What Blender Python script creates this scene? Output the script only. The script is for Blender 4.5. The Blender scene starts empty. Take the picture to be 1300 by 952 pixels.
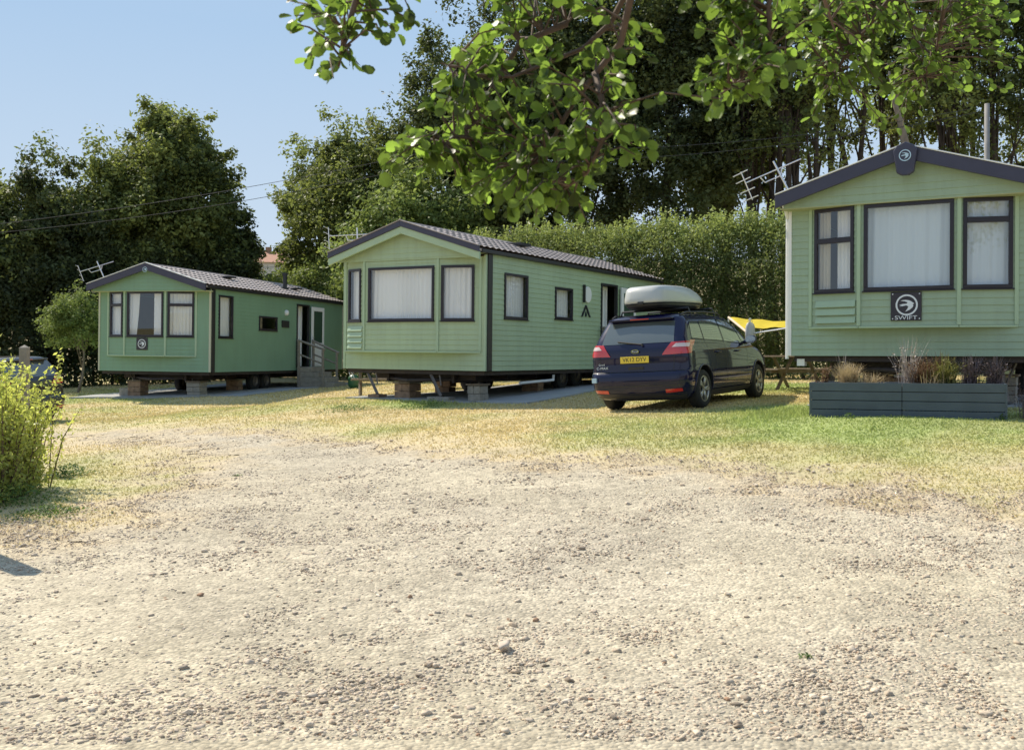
import bpy, bmesh, math, random
import numpy as np
from mathutils import Matrix, Vector
R = math.radians
F = 1306.0; HZ = 455.0; EYE = 1.6
scene = bpy.context.scene
COL = scene.collection

# ------------------------------------------------------------------ ground
CP = [(0,3,1.6),(-4,4,1.61),(4,4,1.57),(0,5,1.55),(-6,9,1.56),(0,9,1.33),(5,9.6,1.17),(8,12,.98),
      (4.2,14.6,.84),(6.5,13.6,.80),(9,14,.78),(3.22,17.3,.835),(1.8,18.2,.89),(4.7,19.7,.74),
      (-.6,21.3,.93),(-2.4,22.3,.87),(-3.9,22.9,.88),(2,27,.68),(-8.7,29.5,1.11),(-12,30.3,1.18),(-6.4,38.7,.93),(-7.2,35.4,1.0),
      (-15.2,36,1.12),(-10.7,24,1.42),(-5.5,11,1.5),(-8,18,1.45),(-2,16,1.13),(-5.3,26,1.17),(10,23,.62),(7,22,.66),
      (-20,45,1.0),(0,45,.5),(20,45,.4),(-25,25,1.6),(20,20,.5),(20,8,.9),(-20,8,1.9),(0,-10,1.7),(-20,-10,2.0),(20,-10,1.4),
      (-30,70,.6),(0,70,.2),(30,70,.2)]
_c = np.array(CP, float)
def _U(r2): return np.where(r2 > 0, r2*np.log(np.maximum(r2, 1e-12)), 0.0)
def _solve():
    n = len(_c); d2 = ((_c[:, None, :2]-_c[None, :, :2])**2).sum(-1)
    K = _U(d2) + np.eye(n)*2.0
    P = np.hstack([np.ones((n, 1)), _c[:, :2]])
    A = np.vstack([np.hstack([K, P]), np.hstack([P.T, np.zeros((3, 3))])])
    return np.linalg.solve(A, np.hstack([_c[:, 2], np.zeros(3)]))
_w = _solve()
def gz(x, y):
    x = np.asarray(x, float); y = np.asarray(y, float); sh = np.broadcast(x, y).shape
    x = np.broadcast_to(x, sh).ravel(); y = np.broadcast_to(y, sh).ravel()
    xc = np.clip(x, -34, 34); yc = np.clip(y, -14, 74)
    out = np.empty(len(x))
    for i in range(0, len(x), 20000):
        d2 = (xc[i:i+20000, None]-_c[None, :, 0])**2+(yc[i:i+20000, None]-_c[None, :, 1])**2
        out[i:i+20000] = _U(d2)@_w[:-3]+_w[-3]+_w[-2]*xc[i:i+20000]+_w[-1]*yc[i:i+20000]
    z = EYE-out
    z = z+np.maximum(0, y-62)*.10+np.maximum(0, -30-y)*.055
    z = z+.006*np.sin(x*2.1+y*.7)+.006*np.sin(y*1.7-x*.9+1)
    return z.reshape(sh)
def g1(x, y): return float(gz(x, y))
def hit(px, py):
    a = (px-650)/F; b = (HZ-py)/F
    y = 3.0
    while y < 90:
        if EYE+b*y <= g1(a*y, y): break
        y += .05
    return a*y, y

rs = np.random.RandomState(7)
_lat = rs.rand(512, 512)
def vn(x, y, s, o=0):
    x = np.asarray(x)/s+o*17.3+100; y = np.asarray(y)/s+o*9.7+100
    xi = np.floor(x).astype(int); yi = np.floor(y).astype(int); fx = x-xi; fy = y-yi
    fx = fx*fx*(3-2*fx); fy = fy*fy*(3-2*fy)
    g = lambda a, b: _lat[a % 512, b % 512]
    return (g(xi, yi)*(1-fx)+g(xi+1, yi)*fx)*(1-fy)+(g(xi, yi+1)*(1-fx)+g(xi+1, yi+1)*fx)*fy
def fbm(x, y, s, o=0): return (vn(x, y, s, o)*.5+vn(x, y, s/2.1, o+1)*.3+vn(x, y, s/4.3, o+2)*.2)

# ------------------------------------------------------------------ helpers
class MB:
    def __init__(s): s.v = []; s.f = []; s.m = []
    def add(s, vs, fs, mi=0, M=None):
        b = len(s.v)
        for p in vs:
            p = Vector(p)
            if M is not None: p = M@p
            s.v.append(tuple(p))
        for q in fs: s.f.append(tuple(b+i for i in q)); s.m.append(mi)
        return s
    def box(s, x0, x1, y0, y1, z0, z1, mi=0, M=None):
        vs = [(x0,y0,z0),(x1,y0,z0),(x1,y1,z0),(x0,y1,z0),(x0,y0,z1),(x1,y0,z1),(x1,y1,z1),(x0,y1,z1)]
        fs = [(0,3,2,1),(4,5,6,7),(0,1,5,4),(1,2,6,5),(2,3,7,6),(3,0,4,7)]
        return s.add(vs, fs, mi, M)
    def tube(s, pts, r, n=8, mi=0, M=None, caps=True):
        pts = [Vector(p) for p in pts]; rr = r if isinstance(r, (list, tuple)) else [r]*len(pts)
        vs = []; fs = []; up = Vector((0, 0, 1))
        t0 = (pts[1]-pts[0]).normalized()
        a = t0.cross(up)
        if a.length < .05: a = t0.cross(Vector((1, 0, 0)))
        a.normalize()
        for i, p in enumerate(pts):
            t = (pts[min(i+1, len(pts)-1)]-pts[max(i-1, 0)]).normalized()
            a = (a-t*a.dot(t)).normalized(); b = t.cross(a)
            for k in range(n):
                w = 2*math.pi*k/n
                vs.append(p+(a*math.cos(w)+b*math.sin(w))*rr[i])
        for i in range(len(pts)-1):
            for k in range(n):
                fs.append((i*n+k, i*n+(k+1) % n, (i+1)*n+(k+1) % n, (i+1)*n+k))
        if caps:
            fs.append(tuple(range(n))[::-1]); fs.append(tuple((len(pts)-1)*n+k for k in range(n)))
        return s.add(vs, fs, mi, M)
    def lathe(s, prof, n=24, mi=0, M=None):   # prof (r,z) about z
        vs = [(r*math.cos(2*math.pi*k/n), r*math.sin(2*math.pi*k/n), z) for r, z in prof for k in range(n)]
        fs = [(i*n+k, i*n+(k+1) % n, (i+1)*n+(k+1) % n, (i+1)*n+k) for i in range(len(prof)-1) for k in range(n)]
        return s.add(vs, fs, mi, M)
    def build(s, name, mats, parent=None, smooth=False, bevel=0, tag=None):
        me = bpy.data.meshes.new(name); me.from_pydata(s.v, [], s.f)
        for m in (mats if isinstance(mats, (list, tuple)) else [mats]): me.materials.append(m)
        me.polygons.foreach_set('material_index', s.m)
        if smooth: me.polygons.foreach_set('use_smooth', [True]*len(s.f))
        me.update()
        o = bpy.data.objects.new(name, me); COL.objects.link(o)
        if parent is not None: o.parent = parent
        if bevel:
            b = o.modifiers.new('bev', 'BEVEL'); b.width = bevel; b.segments = 2; b.limit_method = 'ANGLE'; b.angle_limit = R(40)
        return o
def set_tag(o, label=None, cat=None, group=None, kind=None):
    if label: o['label'] = label
    if cat: o['category'] = cat
    if group: o['group'] = group
    if kind: o['kind'] = kind
    return o
def empty(name, label, cat, loc=(0,0,0), rot=(0,0,0), group=None, M=None):
    o = bpy.data.objects.new(name, None); COL.objects.link(o); o.empty_display_size = .2
    if M is not None: o.matrix_world = M
    else: o.location = loc; o.rotation_euler = rot
    return set_tag(o, label, cat, group)
def npmesh(name, V, Fc, mats, parent=None, tint=None, smooth=False, colr=None):
    me = bpy.data.meshes.new(name); n, k = Fc.shape
    me.vertices.add(len(V)); me.vertices.foreach_set('co', V.astype(np.float32).ravel())
    me.loops.add(n*k); me.loops.foreach_set('vertex_index', Fc.astype(np.int32).ravel())
    me.polygons.add(n); me.polygons.foreach_set('loop_start', np.arange(0, n*k, k, dtype=np.int32))
    try: me.polygons.foreach_set('loop_total', np.full(n, k, dtype=np.int32))
    except Exception: pass
    if smooth: me.polygons.foreach_set('use_smooth', np.ones(n, bool))
    me.update(calc_edges=True)
    if tint is not None:
        a = me.attributes.new('tint', 'FLOAT', 'POINT'); a.data.foreach_set('value', tint.astype(np.float32))
    if colr is not None:
        a = me.attributes.new('gcol', 'FLOAT_COLOR', 'POINT')
        a.data.foreach_set('color', np.hstack([colr, np.ones((len(colr), 1))]).astype(np.float32).ravel())
    for m in (mats if isinstance(mats, (list, tuple)) else [mats]): me.materials.append(m)
    o = bpy.data.objects.new(name, me); COL.objects.link(o)
    if parent is not None: o.parent = parent
    return o
def poly_mesh(mb, pts, d, thick, fr, mi=0):
    """flat outline pts (s,z) in a frame fr -> extruded plate from d to d+thick"""
    bm = bmesh.new(); vs = [bm.verts.new((a, b, 0)) for a, b in pts]; f = bm.faces.new(vs)
    bmesh.ops.triangulate(bm, faces=[f]); bm.verts.index_update()
    tris = [[v.index for v in q.verts] for q in bm.faces]; bm.free()
    n = len(pts)
    ar = sum(pts[i][0]*pts[(i+1) % n][1]-pts[(i+1) % n][0]*pts[i][1] for i in range(n))
    vs = [fr.p(a, b, d) for a, b in pts]+[fr.p(a, b, d+thick) for a, b in pts]
    fs = []
    for t in tris:
        fs.append(tuple(i+n for i in t))
    for i in range(n):
        j = (i+1) % n; fs.append((i, j, j+n, i+n) if ar > 0 else (j, i, i+n, j+n))
    mb.add(vs, fs, mi)

# ------------------------------------------------------------------ materials
def mat(name, col, rough=.6, metal=0, var=0, vscale=6, bump=0, bscale=40, coat=0, spec=.5, emit=None, col2=None, transl=0):
    m = bpy.data.materials.new(name); m.use_nodes = True; nt = m.node_tree; N = nt.nodes; L = nt.links
    p = N['Principled BSDF']; p.inputs['Base Color'].default_value = (*col, 1)
    p.inputs['Roughness'].default_value = rough; p.inputs['Metallic'].default_value = metal
    p.inputs['Coat Weight'].default_value = coat; p.inputs['Coat Roughness'].default_value = .04
    p.inputs['Specular IOR Level'].default_value = spec
    tc = N.new('ShaderNodeTexCoord')
    if var or col2:
        n = N.new('ShaderNodeTexNoise'); n.inputs['Scale'].default_value = vscale; n.inputs['Detail'].default_value = 6
        L.new(tc.outputs['Object'], n.inputs['Vector'])
        mr = N.new('ShaderNodeMapRange'); mr.inputs[1].default_value = .3; mr.inputs[2].default_value = .7
        L.new(n.outputs['Fac'], mr.inputs[0])
        mx = N.new('ShaderNodeMix'); mx.data_type = 'RGBA'
        c2 = col2 if col2 else tuple(c*(1-var) for c in col)
        mx.inputs[6].default_value = (*col, 1); mx.inputs[7].default_value = (*c2, 1)
        L.new(mr.outputs[0], mx.inputs[0]); L.new(mx.outputs[2], p.inputs['Base Color'])
    if bump:
        n2 = N.new('ShaderNodeTexNoise'); n2.inputs['Scale'].default_value = bscale; n2.inputs['Detail'].default_value = 5
        L.new(tc.outputs['Object'], n2.inputs['Vector'])
        b = N.new('ShaderNodeBump'); b.inputs['Strength'].default_value = bump; b.inputs['Distance'].default_value = .01
        L.new(n2.outputs['Fac'], b.inputs['Height']); L.new(b.outputs['Normal'], p.inputs['Normal'])
    if transl:
        t = N.new('ShaderNodeBsdfTranslucent'); t.inputs['Color'].default_value = (*col, 1)
        ms = N.new('ShaderNodeMixShader'); ms.inputs[0].default_value = transl
        L.new(p.outputs[0], ms.inputs[1]); L.new(t.outputs[0], ms.inputs[2]); L.new(ms.outputs[0], N['Material Output'].inputs['Surface'])
    if emit:
        p.inputs['Emission Color'].default_value = (*emit[0], 1); p.inputs['Emission Strength'].default_value = emit[1]
    return m
def leafmat(name, dark, light, tr, trans=.4, rough=.6):
    m = bpy.data.materials.new(name); m.use_nodes = True; nt = m.node_tree; N = nt.nodes; L = nt.links
    p = N['Principled BSDF']; p.inputs['Roughness'].default_value = rough; p.inputs['Specular IOR Level'].default_value = .25
    a = N.new('ShaderNodeAttribute'); a.attribute_name = 'tint'
    mx = N.new('ShaderNodeMix'); mx.data_type = 'RGBA'; mx.inputs[6].default_value = (*dark, 1); mx.inputs[7].default_value = (*light, 1)
    L.new(a.outputs['Fac'], mx.inputs[0]); L.new(mx.outputs[2], p.inputs['Base Color'])
    t = N.new('ShaderNodeBsdfTranslucent')
    mx2 = N.new('ShaderNodeMix'); mx2.data_type = 'RGBA'; mx2.inputs[6].default_value = (*[c*.42 for c in tr], 1); mx2.inputs[7].default_value = (*tr, 1)
    L.new(a.outputs['Fac'], mx2.inputs[0]); L.new(mx2.outputs[2], t.inputs['Color'])
    ms = N.new('ShaderNodeMixShader'); ms.inputs[0].default_value = trans
    L.new(p.outputs[0], ms.inputs[1]); L.new(t.outputs[0], ms.inputs[2]); L.new(ms.outputs[0], N['Material Output'].inputs['Surface'])
    return m
def glassmat(name, tint, ior=1.6, tr=(1, 1, 1)):
    m = bpy.data.materials.new(name); m.use_nodes = True; nt = m.node_tree; N = nt.nodes; L = nt.links
    N.remove(N['Principled BSDF'])
    lw = N.new('ShaderNodeLayerWeight'); lw.inputs[0].default_value = .5
    pw = N.new('ShaderNodeMath'); pw.operation = 'POWER'; pw.inputs[1].default_value = 4; L.new(lw.outputs['Facing'], pw.inputs[0])
    fr = N.new('ShaderNodeMapRange'); fr.inputs[3].default_value = ((ior-1)/(ior+1))**2; fr.inputs[4].default_value = 1; L.new(pw.outputs[0], fr.inputs[0])
    g = N.new('ShaderNodeBsdfGlossy'); g.inputs['Roughness'].default_value = .01; g.inputs['Color'].default_value = (*tint, 1)
    t = N.new('ShaderNodeBsdfTransparent'); t.inputs['Color'].default_value = (*tr, 1)
    ms = N.new('ShaderNodeMixShader'); L.new(fr.outputs[0], ms.inputs[0]); L.new(t.outputs[0], ms.inputs[1]); L.new(g.outputs[0], ms.inputs[2])
    L.new(ms.outputs[0], N['Material Output'].inputs['Surface']); return m

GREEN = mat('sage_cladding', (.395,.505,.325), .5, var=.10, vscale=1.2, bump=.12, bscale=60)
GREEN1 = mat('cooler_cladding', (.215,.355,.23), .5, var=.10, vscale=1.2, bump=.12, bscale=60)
def streak(m, amt=.22):
    nt = m.node_tree; N = nt.nodes; L = nt.links; p = N['Principled BSDF']; src = p.inputs['Base Color'].links[0].from_socket
    tc = N.new('ShaderNodeTexCoord'); mp = N.new('ShaderNodeMapping'); mp.inputs['Scale'].default_value = (7, 7, .7); L.new(tc.outputs['Object'], mp.inputs[0])
    n = N.new('ShaderNodeTexNoise'); n.inputs['Scale'].default_value = 1; n.inputs['Detail'].default_value = 7; n.inputs['Roughness'].default_value = .7; L.new(mp.outputs[0], n.inputs['Vector'])
    r = N.new('ShaderNodeMapRange'); r.inputs[1].default_value = .45; r.inputs[2].default_value = .75; r.inputs[3].default_value = 0; r.inputs[4].default_value = amt; L.new(n.outputs['Fac'], r.inputs[0])
    x = N.new('ShaderNodeMix'); x.data_type = 'RGBA'; L.new(r.outputs[0], x.inputs[0]); L.new(src, x.inputs[6]); x.inputs[7].default_value = (.16, .17, .11, 1); L.new(x.outputs[2], p.inputs['Base Color'])
GREEN3 = mat('grey_green_cladding', (.335,.44,.305), .5, var=.10, vscale=1.2, bump=.12, bscale=60)
streak(GREEN); streak(GREEN1); streak(GREEN3)
GTRIM = mat('green_trim', (.37,.49,.335), .45, var=.06)
CREAMTRIM = mat('cream_trim', (.5,.5,.38), .5)
FRAME = mat('dark_window_frame', (.012,.009,.018), .35)
BARGE = mat('indigo_bargeboard', (.042,.042,.075), .42, var=.15)
SOFFIT = mat('soffit', (.40,.42,.24), .7)
ROOFT = mat('roof_tile', (.40,.345,.325), .55, var=.3, vscale=5, bump=.3, bscale=50)
BLACKP = mat('black_plastic', (.02,.02,.022), .45)
STEEL = mat('galvanised_steel', (.19,.165,.15), .5, .6, var=.3, vscale=9)
RUST = mat('dark_chassis', (.05,.036,.032), .75, var=.4)
CURT = mat('net_curtain', (.86,.86,.85), .9, transl=.15)
CURTB = mat('sky_tinted_curtain', (.62,.69,.74), .9, transl=.12)  # blue of the sky's reflection put into the curtain colour
CURTD = mat('cream_curtain', (.62,.56,.45), .9, transl=.15)
INTER = mat('room_interior', (.15,.09,.06), .8, var=.3, vscale=2)
GLASS = glassmat('window_glass', (.92,.97,1), 1.95)
WHITE = mat('white_upvc', (.78,.78,.76), .35)
TYRE = mat('tyre_rubber', (.02,.02,.02), .85, bump=.3)
RIM = mat('alloy_rim', (.42,.41,.38), .35, .8)
BRICK = mat('stock_block', (.34,.22,.14), .9, var=.45, vscale=9, bump=.5, bscale=30)
BLOCK = mat('concrete_block', (.33,.30,.25), .9, var=.3, vscale=11, bump=.5, bscale=40)
CONC = mat('concrete', (.36,.36,.34), .9, var=.3, vscale=3, bump=.4, bscale=30)
SLAB = mat('paving_slab', (.36,.37,.37), .85, var=.18, vscale=2.5, bump=.2, bscale=40)
WOOD = mat('weathered_timber', (.20,.15,.10), .8, var=.4, vscale=12, bump=.3)
WOODG = mat('grey_timber', (.30,.26,.21), .8, var=.35, vscale=14, bump=.3)
ALU = mat('aluminium', (.72,.72,.72), .35, .7)
PLATE = mat('black_badge', (.02,.018,.03), .35)
SILVER = mat('silver_marking', (.70,.74,.78), .4)
ICE = mat('pale_blue_marking', (.45,.62,.75), .4)
BARK = mat('bark', (.075,.055,.042), .9, var=.4, vscale=8, bump=.6, bscale=25)
BARKP = mat('pale_bark', (.26,.21,.16), .85, var=.4, vscale=7, bump=.5, bscale=25)
TWIG = mat('reddish_twig', (.14,.09,.06), .75, var=.3, vscale=30)

# ------------------------------------------------------------------ world, sun, camera
w = bpy.data.worlds.new('World'); scene.world = w; w.use_nodes = True; nt = w.node_tree
sky = nt.nodes.new('ShaderNodeTexSky'); sky.sky_type = 'NISHITA'; sky.sun_disc = False
SUN_EL, SUN_AZ = 46, -45
sky.sun_elevation = R(SUN_EL); sky.sun_rotation = R(SUN_AZ); sky.air_density = 1.0; sky.dust_density = .8; sky.ozone_density = 1.4
def _mix(bt, fac, a, b):
    m = nt.nodes.new('ShaderNodeMix'); m.data_type = 'RGBA'; m.blend_type = bt; m.inputs[0].default_value = fac
    nt.links.new(a, m.inputs[6]); m.inputs[7].default_value = (*b, 1); return m.outputs[2]
_s = _mix('DARKEN', 1, sky.outputs[0], (2.1, 2.9, 3.9))
_tc = nt.nodes.new('ShaderNodeTexCoord'); _sp = nt.nodes.new('ShaderNodeSeparateXYZ'); nt.links.new(_tc.outputs['Generated'], _sp.inputs[0])
_cr = nt.nodes.new('ShaderNodeValToRGB'); nt.links.new(_sp.outputs[2], _cr.inputs[0]); _e = _cr.color_ramp.elements
_e[0].position = 0; _e[0].color = (.76, .86, .95, 1); _e[1].position = 1; _e[1].color = (.36, .54, .84, 1); _q = _e.new(.30); _q.color = (.44, .63, .88, 1)
_v = _mix('MULTIPLY', 1, _cr.outputs[0], (4.05, 4.0, 3.95))
_m = nt.nodes.new('ShaderNodeMix'); _m.data_type = 'RGBA'; _m.inputs[0].default_value = .85; nt.links.new(_s, _m.inputs[6]); nt.links.new(_v, _m.inputs[7]); _s = _m.outputs[2]
nt.links.new(_s, nt.nodes['Background'].inputs[0]); nt.nodes['Background'].inputs[1].default_value = .12
sd = bpy.data.lights.new('sun', 'SUN'); sd.energy = 3.5; sd.angle = R(.6); sd.color = (1, .91, .77)
so = bpy.data.objects.new('sun', sd); COL.objects.link(so)
dirv = Vector((math.sin(R(SUN_AZ))*math.cos(R(SUN_EL)), math.cos(R(SUN_AZ))*math.cos(R(SUN_EL)), math.sin(R(SUN_EL))))
so.rotation_euler = dirv.to_track_quat('Z', 'Y').to_euler(); so.location = dirv*40
cam = bpy.data.cameras.new('camera'); co = bpy.data.objects.new('camera', cam); COL.objects.link(co)
co.location = (0, 0, EYE); co.rotation_euler = (R(90), 0, 0)
cam.sensor_width = 36; cam.lens = 36*F/1300; cam.shift_y = -21/1300; cam.clip_end = 3000; cam.clip_start = .05
cam.dof.use_dof = True; cam.dof.focus_distance = 12; cam.dof.aperture_fstop = 7.1
scene.camera = co
vs_ = scene.view_settings; vs_.view_transform = 'Standard'; vs_.look = 'None'; vs_.exposure = .98; vs_.gamma = 1
scene.render.film_transparent = False

# ------------------------------------------------------------------ ground sheets
UP = [(-400,560),(-100,553),(60,547),(200,546),(330,549),(450,560),(600,573),(700,584),(850,600),(1000,614),(1150,624),(1300,632),(1500,640)]
upw = np.array([hit(*p) for p in UP])
LP = [(-60,676),(0,672),(60,678),(115,668),(165,645),(205,622),(232,592),(225,572),(180,560),(110,555),(40,556),(-60,562)]
lpw = np.array([hit(*p) for p in LP])
def inpoly(x, y, P):
    c = np.zeros(x.shape, bool); n = len(P)
    for i in range(n):
        x1, y1 = P[i]; x2, y2 = P[(i+1) % n]
        k = ((y1 > y) != (y2 > y)) & (x < (x2-x1)*(y-y1)/((y2-y1)+1e-9)+x1); c ^= k
    return c
def polydist(x, y, P):
    d = np.full(x.shape, 1e9); n = len(P)
    for i in range(n):
        a = P[i]; b = P[(i+1) % n]; ab = b-a; t = np.clip(((x-a[0])*ab[0]+(y-a[1])*ab[1])/(ab@ab), 0, 1)
        d = np.minimum(d, np.hypot(x-a[0]-t*ab[0], y-a[1]-t*ab[1]))
    return d
def gravel_sd(x, y):        # positive = inside the gravel, metres
    o = np.argsort(upw[:, 0]); yb = np.interp(x, upw[o, 0], upw[o, 1])
    s = (yb-y)*.8
    dl = polydist(x, y, lpw); s2 = np.where(inpoly(x, y, lpw), -dl, dl)
    s = np.minimum(s, s2)
    return s+(fbm(x, y, 1.3, 3)-.5)*1.6+(fbm(x, y, .3, 5)-.5)*1.3
planter_c = np.array([5.4, 14.1])
def grasscol(x, y):
    dx = np.exp(-(((x-5.2)/3.6)**2+((y-13.2)/2.4)**2))*1.0+np.exp(-(((x-4.2)/2.)**2+((y-15.6)/1.6)**2))*.8
    dx += np.exp(-(((x+5.3)/1.5)**2+((y-11.5)/3)**2))*.6+np.exp(-(((x+2.6)/2.2)**2+((y-20.8)/.9)**2))*.75
    dx += np.exp(-(((x+14)/3.5)**2+((y-30.)/5)**2))*.8+np.exp(-(((x-6)/3.)**2+((y-24)/3)**2))*.7
    n = fbm(x, y, 1.6, 11)
    t = np.clip(dx*.9+(n-.5)*1.5+.08, 0, 1)[..., None]
    n2 = fbm(x, y, .5, 21)[..., None]
    straw = np.array([.545,.445,.25])*(.86+.28*n2); green = np.array([.31,.36,.13])*(.82+.36*n2)
    c = straw*(1-t)+green*t
    sd_ = np.clip((gravel_sd(x, y)+1.4)/1.7, 0, 1)[..., None]
    dirt = np.array([.50,.41,.27])*(.85+.3*n2)
    return c*(1-sd_)+dirt*sd_
def rockymat(name, grav):
    m = bpy.data.materials.new(name); m.use_nodes = True; nt = m.node_tree; N = nt.nodes; L = nt.links; p = N['Principled BSDF']
    p.inputs['Roughness'].default_value = .95; p.inputs['Specular IOR Level'].default_value = .15
    g = N.new('ShaderNodeNewGeometry'); a = N.new('ShaderNodeAttribute'); a.attribute_name = 'gcol'
    n = N.new('ShaderNodeTexNoise'); n.inputs['Scale'].default_value = 14 if not grav else 9; n.inputs['Detail'].default_value = 8; n.inputs['Roughness'].default_value = .65
    L.new(g.outputs['Position'], n.inputs['Vector'])
    r = N.new('ShaderNodeMapRange'); r.inputs[1].default_value = .3; r.inputs[2].default_value = .7; r.inputs[3].default_value = .72; r.inputs[4].default_value = 1.22
    L.new(n.outputs['Fac'], r.inputs[0])
    mu = N.new('ShaderNodeMix'); mu.data_type = 'RGBA'; mu.blend_type = 'MULTIPLY'; mu.inputs[0].default_value = 1
    L.new(a.outputs['Color'], mu.inputs[6]); L.new(r.outputs[0], mu.inputs[7])
    out = mu.outputs[2]
    if grav:
        v = N.new('ShaderNodeTexVoronoi'); v.inputs['Scale'].default_value = 48; L.new(g.outputs['Position'], v.inputs['Vector'])
        sx = N.new('ShaderNodeSeparateColor'); L.new(v.outputs['Color'], sx.inputs[0])
        r2 = N.new('ShaderNodeMapRange'); r2.inputs[3].default_value = .74; r2.inputs[4].default_value = 1.2; L.new(sx.outputs[0], r2.inputs[0])
        m2 = N.new('ShaderNodeMix'); m2.data_type = 'RGBA'; m2.blend_type = 'MULTIPLY'; m2.inputs[0].default_value = 1
        L.new(out, m2.inputs[6]); L.new(r2.outputs[0], m2.inputs[7]); out = m2.outputs[2]
        v2 = N.new('ShaderNodeTexVoronoi'); v2.inputs['Scale'].default_value = 30; L.new(g.outputs['Position'], v2.inputs['Vector'])
        b = N.new('ShaderNodeBump'); b.inputs['Strength'].default_value = .55; b.inputs['Distance'].default_value = .015; b.invert = True
        L.new(v.outputs['Distance'], b.inputs['Height'])
        b2 = N.new('ShaderNodeBump'); b2.inputs['Strength'].default_value = .2; b2.inputs['Distance'].default_value = .03; b2.invert = True
        L.new(v2.outputs['Distance'], b2.inputs['Height']); L.new(b.outputs[0], b2.inputs['Normal']); L.new(b2.outputs[0], p.inputs['Normal'])
    else:
        b = N.new('ShaderNodeBump'); b.inputs['Strength'].default_value = .6; b.inputs['Distance'].default_value = .03
        n3 = N.new('ShaderNodeTexNoise'); n3.inputs['Scale'].default_value = 30; n3.inputs['Detail'].default_value = 4; L.new(g.outputs['Position'], n3.inputs['Vector'])
        L.new(n3.outputs['Fac'], b.inputs['Height']); L.new(b.outputs[0], p.inputs['Normal'])
    L.new(out, p.inputs['Base Color']); return m
TURF = rockymat('dry_turf', False); GRAV = rockymat('limestone_gravel', True)
def axis(lo, hi, a, b, fine, coarse):
    x = list(np.arange(a, b+1e-6, fine)); s = fine
    p = b
    while p < hi: s = min(s*1.35, coarse); p += s; x.append(p)
    p = a; s = fine
    while p > lo: s = min(s*1.35, coarse); p -= s; x.insert(0, p)
    return np.array(x)
xs = axis(-700, 700, -15, 13, .2, 60); ys = axis(-400, 900, 2, 32, .2, 60)
X, Y = np.meshgrid(xs, ys); Z = gz(X, Y)
V = np.stack([X, Y, Z], -1).reshape(-1, 3); nx, ny = len(xs), len(ys)
ii, jj = np.meshgrid(np.arange(nx-1), np.arange(ny-1)); b0 = (jj*nx+ii).ravel()
Fc = np.stack([b0, b0+1, b0+nx+1, b0+nx], 1)
gc = grasscol(V[:, 0], V[:, 1])
far = np.clip((np.abs(V[:, 1]-15)-30)/30, 0, 1)[:, None]
gc = gc*(1-far)+np.array([.24,.20,.10])*far
set_tag(npmesh('ground', V, Fc, TURF, smooth=True, colr=gc), kind='structure')
# gravel track: the same ground 6 mm up
st = .07
gx = np.arange(-11, 11, st); gy = np.arange(1.5, 20.5, st); X, Y = np.meshgrid(gx, gy)
S = gravel_sd(X, Y); keep = (S[:-1, :-1] > 0) & (S[1:, 1:] > 0) & (S[1:, :-1] > 0) & (S[:-1, 1:] > 0)
Z = gz(X, Y)+(fbm(X, Y, .35, 40)-.5)*.012*np.clip(S, 0, 1)-.016+.027*np.clip(S/.30, 0, 1)
V = np.stack([X, Y, Z], -1).reshape(-1, 3); nx = len(gx)
jj, ii = np.nonzero(keep); b0 = jj*nx+ii; Fc = np.stack([b0, b0+1, b0+nx+1, b0+nx], 1)
used = np.unique(Fc); rm = np.full(len(V), -1); rm[used] = np.arange(len(used)); V = V[used]; Fc = rm[Fc]
n_ = fbm(V[:, 0], V[:, 1], 2.2, 50)[:, None]; n2 = fbm(V[:, 0], V[:, 1], .6, 60)[:, None]
gcol = (np.array([.49,.425,.30])*(1-n_)+np.array([.42,.37,.285])*n_)*(.80+.4*n2)
edge = np.clip(gravel_sd(V[:, 0], V[:, 1])/1.0, 0, 1)[:, None]
gcol = gcol*edge+np.array([.49,.40,.265])*(1-edge)
set_tag(npmesh('gravel_track', V, Fc, GRAV, smooth=True, colr=gcol), kind='structure')

# stones
STONE = bpy.data.materials.new('loose_stone'); STONE.use_nodes = True
_a = STONE.node_tree.nodes.new('ShaderNodeAttribute'); _a.attribute_name = 'gcol'
STONE.node_tree.links.new(_a.outputs['Color'], STONE.node_tree.nodes['Principled BSDF'].inputs['Base Color']); STONE.node_tree.nodes['Principled BSDF'].inputs['Roughness'].default_value = .9
def ico(sub):
    bm = bmesh.new(); bmesh.ops.create_icosphere(bm, subdivisions=sub, radius=1); bm.verts.index_update()
    v = np.array([list(x.co) for x in bm.verts]); f = np.array([[x.index for x in q.verts] for q in bm.faces]); bm.free(); return v, f
def scatter(rr, pos, size, base, colr, sink=.25):
    bv, bf = base; n = len(pos); k = len(bv)
    ang = rr.rand(n)*6.283; sc = np.stack([size*(.8+.7*rr.rand(n)), size*(.6+.5*rr.rand(n)), size*(.35+.4*rr.rand(n))], 1)
    vv = bv[None]*(1+(rr.rand(n, k, 1)-.5)*.75)*sc[:, None, :]
    tl = (rr.rand(n)-.5)*.8; ct, stt = np.cos(tl)[:, None], np.sin(tl)[:, None]
    y_ = vv[..., 1]*ct-vv[..., 2]*stt; z_ = vv[..., 1]*stt+vv[..., 2]*ct
    c, s = np.cos(ang)[:, None], np.sin(ang)[:, None]
    x2 = vv[..., 0]*c-y_*s; y2 = vv[..., 0]*s+y_*c
    P = np.stack([x2+pos[:, None, 0], y2+pos[:, None, 1], z_+pos[:, None, 2]+(sc[:, 2]*(1-2*sink))[:, None]], -1)
    Fq = (bf[None]+np.arange(n)[:, None, None]*k).reshape(-1, 3)
    return P.reshape(-1, 3), Fq, np.repeat(colr, k, axis=0)
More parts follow.
